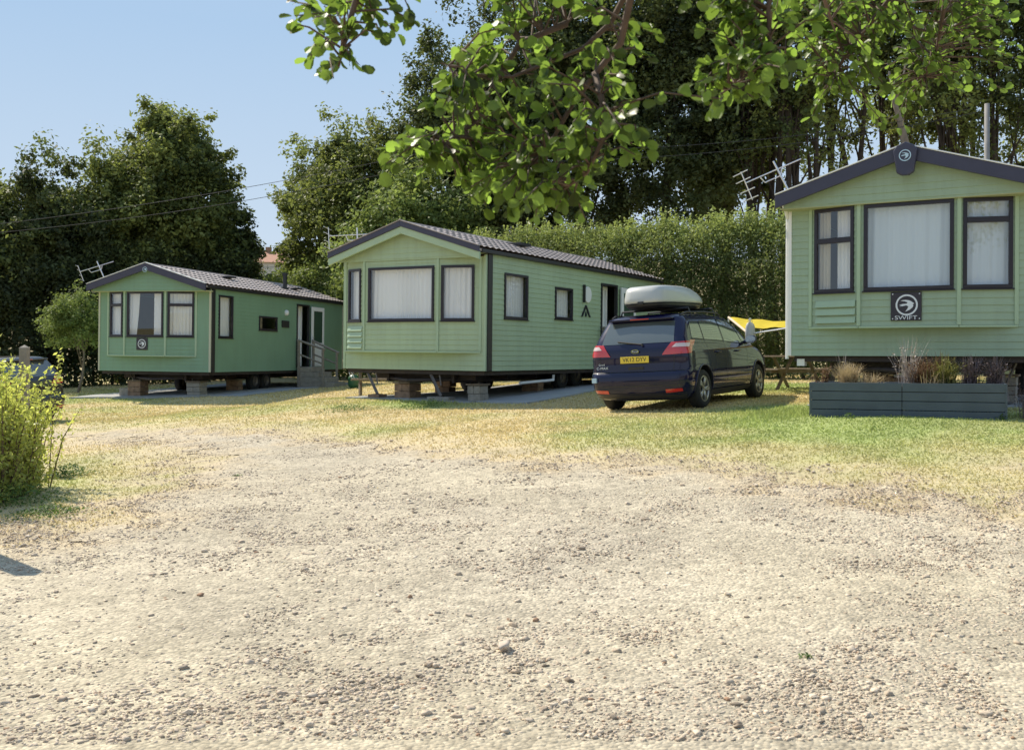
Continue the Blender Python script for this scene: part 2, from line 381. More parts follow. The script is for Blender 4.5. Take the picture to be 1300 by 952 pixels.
def gen_stones(n, smin, smax, seed, base, dens_pow=1.0, ylim=(4.2, 19)):
    rr = np.random.RandomState(seed)
    u = rr.rand(n*3); y = ylim[0]*(ylim[1]/ylim[0])**(u**.9); x = (rr.rand(n*3)*2-1)*(y*.52+.3)
    s = gravel_sd(x, y); pr = np.clip((s+.7)/1.4, 0, 1)*(.2+1.6*np.clip(fbm(x, y, .9, 70)-.36, 0, 1)*3)*(1-.6*np.exp(-((y-6.5)/1.1)**2))
    k = rr.rand(len(x)) < pr; x, y = x[k][:n], y[k][:n]; m = len(x)
    sz = smin*(smax/smin)**(rr.rand(m)**2.6)
    pos = np.stack([x, y, gz(x, y)+.008], 1)
    t = rr.rand(m, 1); c = np.array([.60,.50,.38])*(1-t)+np.array([.40,.31,.22])*t
    c = c*(.75+.5*rr.rand(m, 1)); dk = rr.rand(m) < .04; c[dk] *= .5
    rd = rr.rand(m) < .02; c[rd] = np.array([.33,.20,.12])
    return scatter(rr, pos, sz, base, c)
i1, i2 = ico(1), ico(2)
a = gen_stones(150000, .0028, .013, 1, i1); b = gen_stones(4200, .006, .022, 2, i2)
V = np.vstack([a[0], b[0]]); Fc = np.vstack([a[1], b[1]+len(a[0])])
set_tag(npmesh('gravel_stones', V, Fc, STONE, colr=np.vstack([a[2], b[2]])), kind='stuff')
for px, py, sz, lab, cc in [(640,829,.042,'pale angular stone lying alone on the near gravel, low centre of the photo',(.56,.46,.36)),
                       (118,447+315-540+540-215+0,.001,None,None)]:
    if lab is None: continue
    x, y = hit(px, py); rr = np.random.RandomState(5)
    P, Fq, cl = scatter(rr, np.array([[0, 0, 0.]]), np.array([sz]), i2, np.array([cc]), .2)
    o = npmesh('stone', P, Fq, STONE, colr=cl); o.location = (x, y, g1(x, y)+.01); set_tag(o, lab, 'stone')

# grass blades
GRASSM = bpy.data.materials.new('grass_blade'); GRASSM.use_nodes = True
_n = GRASSM.node_tree; _a = _n.nodes.new('ShaderNodeAttribute'); _a.attribute_name = 'gcol'
_p = _n.nodes['Principled BSDF']; _p.inputs['Roughness'].default_value = .7; _p.inputs['Specular IOR Level'].default_value = .2
_t = _n.nodes.new('ShaderNodeBsdfTranslucent'); _ms = _n.nodes.new('ShaderNodeMixShader'); _ms.inputs[0].default_value = .35
_n.links.new(_a.outputs['Color'], _p.inputs['Base Color']); _n.links.new(_a.outputs['Color'], _t.inputs['Color'])
_n.links.new(_p.outputs[0], _ms.inputs[1]); _n.links.new(_t.outputs[0], _ms.inputs[2]); _n.links.new(_ms.outputs[0], _n.nodes['Material Output'].inputs['Surface'])
NOGRASS = []   # world polygons kept bare, filled in below
def grass():
    rr = np.random.RandomState(3); N0 = 560000
    y = 7.2*(40/7.2)**(rr.rand(N0)**1.1); x = (rr.rand(N0)*2-1)*(y*.53+.5)
    s = gravel_sd(x, y); pr = np.clip(.04+(-s)*.45, 0.010, 1)*(.35+1.1*np.clip(fbm(x, y, .8, 80)-.1, 0, 1))
    k = rr.rand(N0) < pr
    for P in NOGRASS: k &= ~inpoly(x, y, P)
    x, y, s = x[k], y[k], s[k]; n = len(x)
    h = (.006+.017*rr.rand(n)**2.2)*(1+.5*(fbm(x, y, 1.2, 90)-.5)*2); wd = .003+.0045*rr.rand(n)
    # taller tufts
    tuft = np.exp(-(((x-4.0)/1.2)**2+((y-15.3)/.8)**2))+np.exp(-(((x+2.2)/1.6)**2+((y-21.3)/.4)**2))
    h = h*(1+1.8*tuft); h = h*(1+y/25)
    an = rr.rand(n)*6.283; lean = (rr.rand(n, 2)-.5)*1.6
    z = gz(x, y)
    dx, dy = np.cos(an)*wd*(1+y/14), np.sin(an)*wd*(1+y/14)
    P = np.stack([np.stack([x-dx, y-dy, z], 1), np.stack([x+dx, y+dy, z], 1), np.stack([x+lean[:, 0]*h, y+lean[:, 1]*h, z+h], 1)], 1)
    c = grasscol(x, y)*(.85+.6*rr.rand(n, 1)); c = np.clip(c, 0, .75)
    c = c*np.array([1.02, 1.03, .9])
    set_tag(npmesh('grass', P.reshape(-1, 3), np.arange(3*n).reshape(-1, 3), GRASSM, colr=np.repeat(c, 3, 0)), kind='stuff', label='short dry summer grass, straw coloured with green patches', cat='grass')

# ------------------------------------------------------------------ facet frame for walls
class Fr:
    def __init__(s, a, b):
        s.o = Vector((a[0], a[1], 0)); d = Vector((b[0]-a[0], b[1]-a[1], 0)); s.L = d.length; s.t = d.normalized(); s.n = Vector((s.t.y, -s.t.x, 0))
    def p(s, a, z, d=0): q = s.o+s.t*a+s.n*d; return (q.x, q.y, z)
    def box(s, mb, a0, a1, z0, z1, d0, d1, mi=0):
        vs = [s.p(a0,z0,d1),s.p(a1,z0,d1),s.p(a1,z0,d0),s.p(a0,z0,d0),s.p(a0,z1,d1),s.p(a1,z1,d1),s.p(a1,z1,d0),s.p(a0,z1,d0)]
        mb.add(vs, [(0,3,2,1),(4,5,6,7),(0,1,5,4),(1,2,6,5),(2,3,7,6),(3,0,4,7)], mi)
def clad(mb, fr, s0, s1, z0, z1, holes=(), pitch=.107, dep=.012, hw=None, mi=0, zoff=0):
    zs = set([z0, z1]); k = math.floor((z0-zoff)/pitch)
    rows = []
    while zoff+k*pitch < z1: rows.append(zoff+k*pitch); k += 1
    for r in rows:
        if z0 < r < z1: zs.add(r)
    for h in holes: zs.add(max(z0, h[2])); zs.add(min(z1, h[3]))
    zs = sorted(z for z in zs if z0-1e-6 <= z <= z1+1e-6)
    def dz(z, up):
        f = ((z-zoff)/pitch) % 1.0
        if up and (f < 1e-4 or f > 1-1e-4): f = 1.0
        elif f > 1-1e-4: f = 0.0
        return dep*(1-f)
    for za, zb in zip(zs[:-1], zs[1:]):
        if zb-za < 1e-5: continue
        iv = [(s0, s1)]
        for h in holes:
            if h[2] < zb-1e-6 and h[3] > za+1e-6:
                nv = []
                for a, b in iv:
                    if h[0] > a: nv.append((a, min(b, h[0])))
                    if h[1] < b: nv.append((max(a, h[1]), b))
                iv = [q for q in nv if q[1]-q[0] > 1e-5]
        da, db = dz(za, False), dz(zb, True)
        for a, b in iv:
            if hw:
                wa, wb = hw(za), hw(zb); m = (s0+s1)/2
                p = [fr.p(m-wa, za, da), fr.p(m+wa, za, da), fr.p(m+wb, zb, db), fr.p(m-wb, zb, db)]
                u = [fr.p(m-wa, za, 0), fr.p(m+wa, za, 0)]
            else:
                p = [fr.p(a, za, da), fr.p(b, za, da), fr.p(b, zb, db), fr.p(a, zb, db)]; u = [fr.p(a, za, 0), fr.p(b, za, 0)]
            mb.add(p, [(0, 1, 2, 3)], mi); mb.add([u[0], u[1], p[1], p[0]], [(0, 1, 2, 3)], mi)
def curtain_mesh(fr, a0, a1, z0, z1, d, wl=.11, amp=.022, seed=0, taper=0):
    mb = MB(); n = max(6, int((a1-a0)/.012)); rr = random.Random(seed); ph = rr.random()*6; vs = []
    for j, z in enumerate([z1, (z0+z1)/2, z0]):
        for i in range(n+1):
            t = i/n; a = a0+(a1-a0)*t
            if taper: a = a0+(a1-a0)*t*(1-abs(taper)*(j/2)) if taper > 0 else a1-(a1-a0)*(1-t)*(1-abs(taper)*(j/2))
            vs.append(fr.p(a, z, d+amp*(.55+.45*math.sin(a*5.3+ph*2))*math.sin(a/wl*6.283+ph+1.6*math.sin(a*4.1+ph)+.25*j)+.006*math.sin(a*61+j)))
    fs = [(j*(n+1)+i, (j+1)*(n+1)+i, (j+1)*(n+1)+i+1, j*(n+1)+i+1) for j in range(2) for i in range(n)]
    mb.add(vs, fs); return mb
def window(root, fr, a0, a1, z0, z1, split=None, curtains='full', seed=0, w=.055, vent=False):
    mb = MB()
    for q in [(a0,a1,z1-w,z1),(a0,a1,z0,z0+w),(a0,a0+w,z0+w,z1-w),(a1-w,a1,z0+w,z1-w)]: fr.box(mb, *q, -.05, .034)
    gl = MB()
    if split: fr.box(mb, a0+w, a1-w, split-w*.75, split+w*.75, -.05, .034)
    f = mb.build('window', FRAME, root, bevel=.006)
    gl.add([fr.p(a0+w-.004,z0+w-.004,.008), fr.p(a1-w+.004,z0+w-.004,.008), fr.p(a1-w+.004,z1-w+.004,.008), fr.p(a0+w-.004,z1-w+.004,.008)], [(0,1,2,3)])
    gl.build('pane', GLASS, f)
    sl = MB(); fr.box(sl, a0-.02, a1+.02, z0-.022, z0-.001, -.01, .05); sl.build('sill', FRAME, f, bevel=.004)
    i0, i1 = a0+.02, a1-.02; zz0, zz1 = z0-.03, z1+.02
    if curtains == 'full':
        if 30 <= seed < 40:
            for q0, q1 in ((i0, i0+(i1-i0)*.54), (i0+(i1-i0)*.53, i1)): curtain_mesh(fr, q0, q1, zz0, zz1, -.10, .21, .012, seed=seed+int(q0*9)).build('curtain', CURTB, f, smooth=True)
        else: curtain_mesh(fr, i0, i1, zz0, zz1, -.10, seed=seed).build('curtain', CURT, f, smooth=True)
    elif curtains == 'open':
        wd = (i1-i0)
        curtain_mesh(fr, i0, i0+wd*.30, zz0, zz1, -.10, .07, .02, seed, taper=.35).build('curtain', CURT, f, smooth=True)
        curtain_mesh(fr, i1-wd*.30, i1, zz0, zz1, -.10, .07, .02, seed+1).build('curtain', CURT, f, smooth=True)
        curtain_mesh(fr, i0+wd*.52, i0+wd*.60, zz0+.25, zz1, -.6, .05, .02, seed+1).build('curtain', CURTD, f, smooth=True)
    elif curtains == 'side':
        wd = i1-i0
        curtain_mesh(fr, i0, i0+wd*.33, zz0, zz1, -.10, .06, .02, seed).build('curtain', CURTD, f, smooth=True)
        curtain_mesh(fr, i0+wd*.45, i1, zz0, zz1, -.14, .07, .02, seed+5).build('curtain', CURT, f, smooth=True)
    return f
BIRD = [(-.66,.45),(-.38,.50),(-.08,.52),(.20,.47),(.40,.38),(.55,.26),(.72,.14),(.55,.06),(.63,-.08),(.52,-.28),(.26,-.50),(-.18,-.70),(.05,-.39),(.13,-.15),(-.08,-.04),(-.45,-.12),(-.79,-.15),(-.5,-.05),(-.79,.0),(-.42,.10),(-.03,.13),(.06,.27),(-.18,.37)]
def text_obj(name, body, size, matr, parent, M, ext=.002, sx=1.0):
    cu = bpy.data.curves.new(name, 'FONT'); cu.body = body; cu.size = size; cu.extrude = ext; cu.align_x = 'CENTER'; cu.align_y = 'CENTER'
    t = bpy.data.objects.new(name, cu); COL.objects.link(t); bpy.context.view_layer.update()
    me = bpy.data.meshes.new_from_object(t.evaluated_get(bpy.context.evaluated_depsgraph_get())); bpy.data.objects.remove(t)
    me.transform(M@Matrix.Diagonal((sx, 1, 1, 1))); me.materials.clear(); me.materials.append(matr)
    o = bpy.data.objects.new(name, me); COL.objects.link(o); o.parent = parent; return o
def fr_matrix(fr, a, z, d):
    o = fr.p(a, z, d); return Matrix(((fr.t.x, 0, fr.n.x, o[0]), (fr.t.y, 0, fr.n.y, o[1]), (0, 1, 0, o[2]), (0, 0, 0, 1)))
def ring_bird(fr, a, z, r, d, root, m, name='emblem', birdonly=False):
    mb = MB(); n = 40
    for k in range(n):
        w0, w1 = 2*math.pi*k/n, 2*math.pi*(k+1)/n; ri = r*.84
        v = [fr.p(a+q*math.cos(ww), z+q*math.sin(ww), d+.003) for q, ww in ((ri, w0), (r, w0), (r, w1), (ri, w1))]
        mb.add(v, [(0, 1, 2, 3)])
        v = [fr.p(a+r*math.cos(w0), z+r*math.sin(w0), d), fr.p(a+r*math.cos(w1), z+r*math.sin(w1), d), v[2], v[1]]; mb.add(v, [(0, 1, 2, 3)])
    poly_mesh(mb, [(a+x*r*.92+.03*r, z+y*r*.92) for x, y in BIRD], d, .003, fr)
    return mb.build(name, m, root)

def vanM(X, Yd, Zf, th, ro):
    return Matrix.Translation((X, Yd, EYE+Zf))@Matrix.Rotation(-th, 4, 'Z')@Matrix.Rotation(ro, 4, 'Y')
HWD = 1.824; H = 2.39
VM = {1: vanM(-10.457,30.016,-.378,.246,.012), 2: vanM(-2.139,21.964,-.24,.516,.011), 3: vanM(6.039,15.631,.035,.535,.004)}
def rz(u): return 3.09-.3125*abs(u)      # roof line
def caravan(k, label, L, green, bay, wins, side_holes, body_mats=None):
    root = empty('static_caravan', label, 'static caravan', M=VM[k], group='green static caravans on the site')
    uL, u1, u2, uR, pv, zb, wz0, wz1 = bay   # bay outer left, centre left, centre right, outer right, projection, bottom z, window z range
    fl = Fr((-HWD, 0), (uL, 0)); f1 = Fr((uL, 0), (u1, -pv)); f2 = Fr((u1, -pv), (u2, -pv)); f3 = Fr((u2, -pv), (uR, 0)); fR_ = Fr((uR, 0), (HWD, 0))
    fw = MB(); ftop = H-.04
    clad(fw, Fr((-HWD, 0), (HWD, 0)), 0, 2*HWD, 0, zb)
    clad(fw, fl, 0, fl.L, zb, ftop); clad(fw, fR_, 0, fR_.L, zb, ftop)
    o = fw.build('front_wall', green, root)
    bw = MB(); hol = []
    for fr, (a0, a1, sp, cu) in zip((f1, f2, f3), wins):
        clad(bw, fr, 0, fr.L, zb, ftop, holes=[(a0+.02, a1-.02, wz0+.02, wz1-.02)])
    bw.add([(uL, 0, zb), (u1, -pv, zb), (u2, -pv, zb), (uR, 0, zb)], [(0, 1, 2, 3)])
    by = bw.build('bay', green, root)
    tm = MB()
    for fr in (f1, f2, f3):
        for a in (0, fr.L): fr.box(tm, a-.028, a+.028, zb-.0, ftop, .004, .026)
    f1.box(tm, -.02, f1.L, zb-.035, zb-.002, -.02, .03); f2.box(tm, 0, f2.L, zb-.036, zb-.003, -.02, .031); f3.box(tm, 0, f3.L+.02, zb-.037, zb-.004, -.02, .03)
    tm.build('bay_trim', GTRIM, root, bevel=.004)
    for i, (fr, (a0, a1, sp, cu)) in enumerate(zip((f1, f2, f3), wins)): window(root, fr, a0, a1, wz0, wz1, sp, cu, seed=k*10+i)
    # louvre courses standing proud under the left window
    if k != 1:
        lv = MB()
        for j in range(4):
            z = zb+.05+j*.125
            if z+.1 > wz0-.03: break
            vs = [f1.p(.1, z, .05), f1.p(f1.L-.05, z, .05), f1.p(f1.L-.05, z+.10, .018), f1.p(.1, z+.10, .018), f1.p(.1, z, .012), f1.p(f1.L-.05, z, .012)]
            lv.add(vs, [(0,1,2,3),(0,4,5,1),(0,3,4),(1,5,2)])
        lv.build('louvre', GTRIM, root)
    # sides, back
    frR = Fr((HWD, 0), (HWD, L)); frL = Fr((-HWD, L), (-HWD, 0)); frB = Fr((HWD, L), (-HWD, L))
    sw = MB(); clad(sw, frR, 0, L, 0, H+.08, holes=[h[:4] for h in side_holes])
    sw.build('side_wall', green, root)
    sw = MB(); clad(sw, frL, 0, L, 0, H+.08); sw.build('side_wall', green, root)
    sw = MB(); clad(sw, frB, 0, 2*HWD, 0, 2.39); clad(sw, frB, 0, 2*HWD, 2.39, 3.0, hw=lambda z: max(.02, (3.05-z)/.3125*.93) if z > 2.45 else HWD)
    sw.build('rear_wall', green, root)
    # interior: floor, ceiling, lining, partition
    it = MB(); it.box(-HWD+.03, HWD-.03, .02, L-.03, .04, .09); it.box(-HWD+.03, HWD-.03, .02, L-.03, 2.33, 2.37)
    it.box(-HWD+.03, HWD-.03, 3.0, 3.05, .1, 2.3); it.box(-HWD+.03, -HWD+.06, .05, L-.1, .1, 2.3); it.box(-.3, 1.2, 2.2, 2.6, .1, 1.0)
    it.build('interior', INTER, root)
    un = MB(); un.box(-HWD+.06, HWD-.06, .06, L-.06, -.09, -.002); 
    for u in (-.85, .85): un.box(u-.03, u+.03, .3, L-.3, -.27, -.09)
    for v in np.arange(.5, L-.2, 1.35): un.box(-1.3, 1.3, v-.025, v+.025, -.21, -.1)
    un.tube([(-.8, .35, -.2), (0, -.15, -.23), (.8, .35, -.2)], .035, 8)
    un.build('chassis', RUST, root)
    # roof
    nv = int(L/.045); nc = 6; sl = HWD+.10; vs = []; fs = []
    rows = []
    for side in (1, -1):
        rt = MB(); base = []; vv = []
        for c in range(nc):
            for e in (0, 1):
                u = sl*(c+e)/nc; lift = .034*e
                for j in range(nv+1):
                    v = -.44+(L+.58)*j/nv
                    vv.append((side*u, v, rz(u)+lift-.01+.030*abs(math.sin(v*math.pi/.24))))
        n = nv+1; ff = []
        for r_ in range(2*nc-1):
            for j in range(nv):
                q = (r_*n+j, (r_+1)*n+j, (r_+1)*n+j+1, r_*n+j+1)
                ff.append(q if side > 0 else q[::-1])
        rt.add(vv, ff)
        # solid deck under the tiles
        for (ua, ub) in ((0, sl-.02),):
            rt.add([(side*ua, -.42, rz(ua)-.02), (side*ub, -.42, rz(ub)-.02), (side*ub, L+.12, rz(ub)-.02), (side*ua, L+.12, rz(ua)-.02),
                    (side*ua, -.42, rz(ua)-.07), (side*ub, -.42, rz(ub)-.07), (side*ub, L+.12, rz(ub)-.07), (side*ua, L+.12, rz(ua)-.07)],
                   [(0,1,2,3),(4,5,6,7),(1,2,6,5),(0,1,5,4),(3,2,6,7)])
        rt.build('roof', ROOFT, root)
    rd = MB(); rd.tube([(0, -.44, 3.09), (0, L+.14, 3.09)], .045, 10); rd.build('ridge', ROOFT, root)
    gt = MB()
    for sgn in (1, -1):
        x0, x1 = sorted((sgn*(HWD+.02), sgn*(HWD+.105))); gt.box(x0, x1, -.30, L+.1, 2.40, 2.475)
    gt.build('gutter', BLACKP, root, bevel=.01)
    for sgn in (1,):
        st_ = MB(); st_.box(HWD+.016, HWD+.05, .03, .20, -.0, 2.40); st_.build('downpipe_cover', BLACKP, root, bevel=.006)
    for sgn in (-1, 1):
        for ya, yb in ((-.024, .028), (L-.028, L+.024)):
            ct = MB(); x0, x1 = sorted((sgn*(HWD-.03), sgn*(HWD+.022))); ct.box(x0, x1, ya, yb, 0.0, 2.38)
            ct.build('corner_trim', CREAMTRIM if k == 1 else (GTRIM if k == 2 else WHITE), root, bevel=.004)
    # gable
    frG = Fr((-HWD, -.30), (HWD, -.30)); g = MB()
    if k == 2: frG = Fr((-HWD, -pv-.03), (HWD, -pv-.03)); zg = ftop-.03; ththick = .02
    else: zg = wz1+.015
    top = lambda z: max(.02, min(HWD+.02, (3.09-.08-z)/.3125))
    clad(g, frG, 0, 2*HWD, zg, 2.99, hw=top)
    g.build('gable_panel', green, root)
    sf = MB(); sf.box(-HWD-.08, HWD+.08, -pv-.02 if k == 2 else -.298, .0, zg-.012 if k != 2 else H+.015, zg+.012 if k != 2 else H+.03)
    if k == 2: pass
    sf.build('soffit', SOFFIT, root)
    tb, hb = (.115, .0) if k == 2 else (.20, 0)
    for sgn in (-1, 1):
        bb = MB(); ue = HWD+.11
        def slab(mb, t0, t1, v0, v1):
            a, b = 0, sgn*ue
            vs = [(a, v0, rz(0)-t1), (b, v0, rz(ue)-t1), (b, v0, rz(ue)-t0), (a, v0, rz(0)-t0), (a, v1, rz(0)-t1), (b, v1, rz(ue)-t1), (b, v1, rz(ue)-t0), (a, v1, rz(0)-t0)]
            q = [(0,1,2,3),(7,6,5,4),(0,4,5,1),(1,5,6,2),(2,6,7,3),(3,7,4,0)]
            mb.add(vs, q if sgn > 0 else [x[::-1] for x in q])
        slab(bb, -.035, tb-.03, -.485, -.43); bb.build('bargeboard', BARGE, root, bevel=.006)
        if k == 2:
            bb = MB(); slab(bb, tb-.028, tb+.12, -.455, -.40); bb.build('fascia_board', GTRIM, root, bevel=.004)
        cp = MB(); slab(cp, -.055, -.035, -.50, -.40); cp.build('verge_cap', WHITE if k != 2 else ROOFT, root, bevel=.004)
    if k == 2:
        # side return of the overhang
        pass
    return root, (f1, f2, f3, frR, frL), frG
def steady(root, u, v, topz, botM, ux, vx, name='corner_steady'):
    """slanting jack leg with a foot; local coords, foot at (ux,vx,zfoot)"""
    mb = MB(); mb.tube([(u, v, topz), (ux, vx, botM)], .04, 4); mb.tube([(u+.22, v, topz), (ux, vx, (topz+botM)/2)], .02, 4)
    mb.box(ux-.09, ux+.09, vx-.09, vx+.09, botM-.012, botM); return mb.build(name, STEEL, root)
def lz(M, u, v):     # ground height in the van's local z
    p = M@Vector((u, v, 0)); return g1(p.x, p.y)-p.z
def wheel(root, u, v, z, r=.31, w=.2, name='wheel'):
    M = Matrix.Translation((u, v, z))@Matrix.Rotation(R(90), 4, 'Y'); mb = MB()
    mb.lathe([(r*.55, -w/2), (r*.92, -w/2), (r, -w*.35), (r, w*.35), (r*.92, w/2), (r*.55, w/2)], 28, M=M); t = mb.build(name, TYRE, root, smooth=True)
    mb = MB(); mb.lathe([(0, w*.3), (r*.2, w*.34), (r*.3, w*.2), (r*.5, w*.22), (r*.57, w*.48)], 24, M=M); mb.lathe([(0, -w*.3), (r*.5, -w*.22), (r*.57, -w*.48)], 24, M=M); mb.build('rim', STEEL, t, smooth=True)
def van_door(root, fr, s0, s1, z0, z1, l0, l1):
    mb = MB(); w = .05
    for q in [(s0-w,s1+w,z1,z1+w),(s0-w,s0,z0,z1),(s1,s1+w,z0,z1),(s0-w,s1+w,z0-.04,z0)]: fr.box(mb, *q, -.05, .04)
    d = mb.build('door_frame', BLACKP, root, bevel=.005)
    mb = MB(); fr.box(mb, s0+.42, s0+.5, z0, z1, -.28, -.2); fr.box(mb, s0+.74, s0+.80, z0, z1, -.28, -.2); fr.box(mb, s0+.5, s0+.74, z0, 1.05, -.26, -.22); fr.box(mb, s0+.5, s0+.74, z1-.08, z1, -.27, -.21); mb.build('inner_door', WHITE, root)
    curtain_mesh(fr, s0+.5, s0+.74, 1.05, z1-.08, -.26, .06, .01, 3).build('door_curtain', CURT, root, smooth=True)
    mb = MB(); w = .14
    for q in [(l0,l1,z1-w,z1),(l0,l1,z0,.95),(l0,l0+w,.95,z1-w),(l1-w,l1,.95,z1-w)]: fr.box(mb, *q, .05, .095)
    lf = mb.build('door', WHITE, root, bevel=.006)
    mb = MB(); fr.box(mb, l0+w, l1-w, .95, z1-w, .06, .085); mb.build('door_glass', DGLASS, lf)
    mb = MB(); fr.box(mb, l0+.2, l1-.2, z0+.15, .8, .095, .103); mb.build('door_panel', WHITE, lf, bevel=.003)
    mb = MB(); fr.box(mb, l0+.04, l0+.09, 1.0, 1.16, .096, .125); mb.build('handle', ALU, lf)
DGLASS = mat('dark_green_glass', (.05,.09,.06), .06, spec=.8)

def aerial(root, base, top, yaw, size, tilt=0):
    mb = MB(); b = Vector(base); t = Vector(top); mb.tube([b, t+Vector((0, 0, .16))], .017, 6); m = mb.build('aerial_mast', ALU, root)
    mb = MB(); d = Vector((math.cos(yaw)*math.cos(tilt), math.sin(yaw)*math.cos(tilt), math.sin(tilt))); c = Vector((-math.sin(yaw), math.cos(yaw), 0)); n = d.cross(c)
    a = t-d*size*.5; e = t+d*size*.5; mb.tube([a, e], .012, 6)
    k = 0
    while k < 14:
        p = a+d*size*(.12+.06*k); mb.tube([p-c*.07+n*0, p+c*.07], .007, 5); k += 1
    for j in (-.3, -.14, .06, .2):
        p = a-d*.02+n*j*.9; mb.tube([p-c*.33, p+c*.33], .010, 5)
    mb.tube([a+n*-.3, a+n*.2], .01, 6)
    p = t-d*.05
    mb.tube([p+n*-.02-d*.2, p-n*.12-d*.16, p-n*.12+d*.14, p+n*-.02+d*.2], .012, 6)
    mb.build('aerial', ALU, root)
    return m

# ------------------------------------------------------------------ caravan 1 (left, far)
FR1W = lambda fr, a, b: (a, b)
bay1 = (-1.52, -.84, .50, 1.37, .20, .47, 1.01, 2.31)
f_l = math.hypot(-.84+1.52, .20); f_r = math.hypot(1.37-.5, .2)
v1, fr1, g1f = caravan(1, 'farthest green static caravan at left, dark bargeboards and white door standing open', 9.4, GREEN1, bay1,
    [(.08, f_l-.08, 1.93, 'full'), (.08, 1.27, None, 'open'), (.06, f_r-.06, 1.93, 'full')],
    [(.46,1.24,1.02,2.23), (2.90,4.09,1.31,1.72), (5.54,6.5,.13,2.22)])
window(v1, fr1[3], .44, 1.26, 1.0, 2.25, None, 'full', 41); window(v1, fr1[3], 2.88, 4.11, 1.29, 1.74, None, None, 42)
van_door(v1, fr1[3], 5.58, 6.46, .13, 2.20, 6.58, 7.58)
mb = MB(); fr1[3].box(mb, 4.42, 4.92, 1.42, 1.65, .012, .05); mb.build('vent_cover', BLACKP, v1, bevel=.008)
mb = MB(); mb.lathe([(0,.09),(.07,.08),(.1,.03),(.1,0)], 16, M=fr_matrix(fr1[3], 4.73, 1.91, .01)); mb.build('outside_lamp', WHITE, v1, smooth=True)
mb = MB(); mb.tube([(.95, 6.4, 2.75), (.95, 6.4, 3.32)], .07, 12); mb.tube([(.95, 6.4, 3.3), (.95, 6.4, 3.37)], .1, 12); mb.tube([(.95, 6.4, 2.76), (.95, 6.4, 2.86)], .13, 12); mb.build('flue', BLACKP, v1)
mb = MB()
mb.box(.55, 1.1, 7.0, 7.5, 2.86, 2.90); mb.build('roof_vent', BLACKP, v1, bevel=.01); mb = MB(); mb.box(.35, .8, 2.8, 3.3, 2.95, 3.0); mb.build('roof_vent', BLACKP, v1, bevel=.01)
mb = MB(); f2 = fr1[1]; f2.box(mb, .41, .78, .62, .975, .015, .03); mb.build('name_plate', PLATE, v1, bevel=.01); ring_bird(f2, .595, .80, .13, .031, v1, SILVER)
mb = MB(); frb = Fr((-HWD, -.487), (HWD, -.487)); ring_bird(frb, HWD, 2.93, .075, .0, v1, ICE)
aerial(v1, (-1.88, .5, 2.45), (-2.3, .5, 3.12), R(30), 1.0, R(20))
for u, ux in ((-1.1, -.75), (.75, .95)): steady(v1, u, .5, -.1, lz(VM[1], ux, .5)+(.2 if u < 0 else .03), ux, .5)
for v in (3.55, 4.3):
    for s in (-1, 1): wheel(v1, s*1.28, v, lz(VM[1], s*1.28, v)+.31, .31)

# ------------------------------------------------------------------ caravan 2 (middle)
bay2 = (-1.78, -1.11, .80, 1.70, .22, .40, 1.03, 2.18)
f_l = math.hypot(.67, .22); f_r = math.hypot(.9, .22)
v2, fr2, _g = caravan(2, 'middle green static caravan with undivided net curtained windows, beside the dark blue car', 9.6, GREEN, bay2,
    [(.10, f_l-.12, None, 'full'), (.11, 1.82, None, 'full'), (.07, f_r-.13, None, 'full')],
    [(.76,1.75,1.12,2.05), (3.10,3.97,1.19,1.89), (5.62,6.6,.13,2.13)])
window(v2, fr2[3], .74, 1.77, 1.10, 2.07, None, 'full', 51); window(v2, fr2[3], 3.08, 3.99, 1.17, 1.91, None, 'full', 52)
van_door(v2, fr2[3], 5.66, 6.56, .13, 2.11, 6.74, 7.7)
mb = MB(); mb.lathe([(0,.03),(.19,.03),(.2,.02),(.2,0)], 28, M=fr_matrix(fr2[3], 4.8, 1.82, .014)); mb.build('flue_disc', WHITE, v2)
mb = MB(); fr2[3].box(mb, 4.55, 4.60, 1.62, 2.05, .016, .07); mb.build('flue_bar', BLACKP, v2)
mb = MB(); 
poly_mesh(mb, [(4.46,1.27),(4.54,1.27),(4.725,1.50),(4.91,1.27),(4.99,1.27),(4.755,1.56),(4.695,1.56)], .016, .012, fr2[3])
poly_mesh(mb, [(4.725-.05,1.31),(4.725,1.27),(4.725+.05,1.31),(4.725,1.42)], .016, .012, fr2[3]); mb.build('emblem', PLATE, v2)
mb = MB(); mb.box(.30, .75, 3.4, 3.9, 2.95, 3.02); mb.build('roof_vent', BLACKP, v2, bevel=.01)
aerial(v2, (-1.86, .5, 2.48), (-1.9, .5, 3.02), R(25), 1.3, R(3))
for u, ux in ((-1.25, -.98), (.42, .68)): steady(v2, u, .1, -.1, lz(VM[2], ux, .1)+.10, ux, .1)
for v in (4.4, 5.2):
    for s in (-1, 1): wheel(v2, s*1.3, v, lz(VM[2], s*1.3, v)+.31, .31)
mb = MB(); mb.tube([(1.75, 3.2, -.12), (1.75, 3.2, -.24), (1.75, 1.6, -.28)], .03, 8); mb.build('waste_pipe', WHITE, v2)
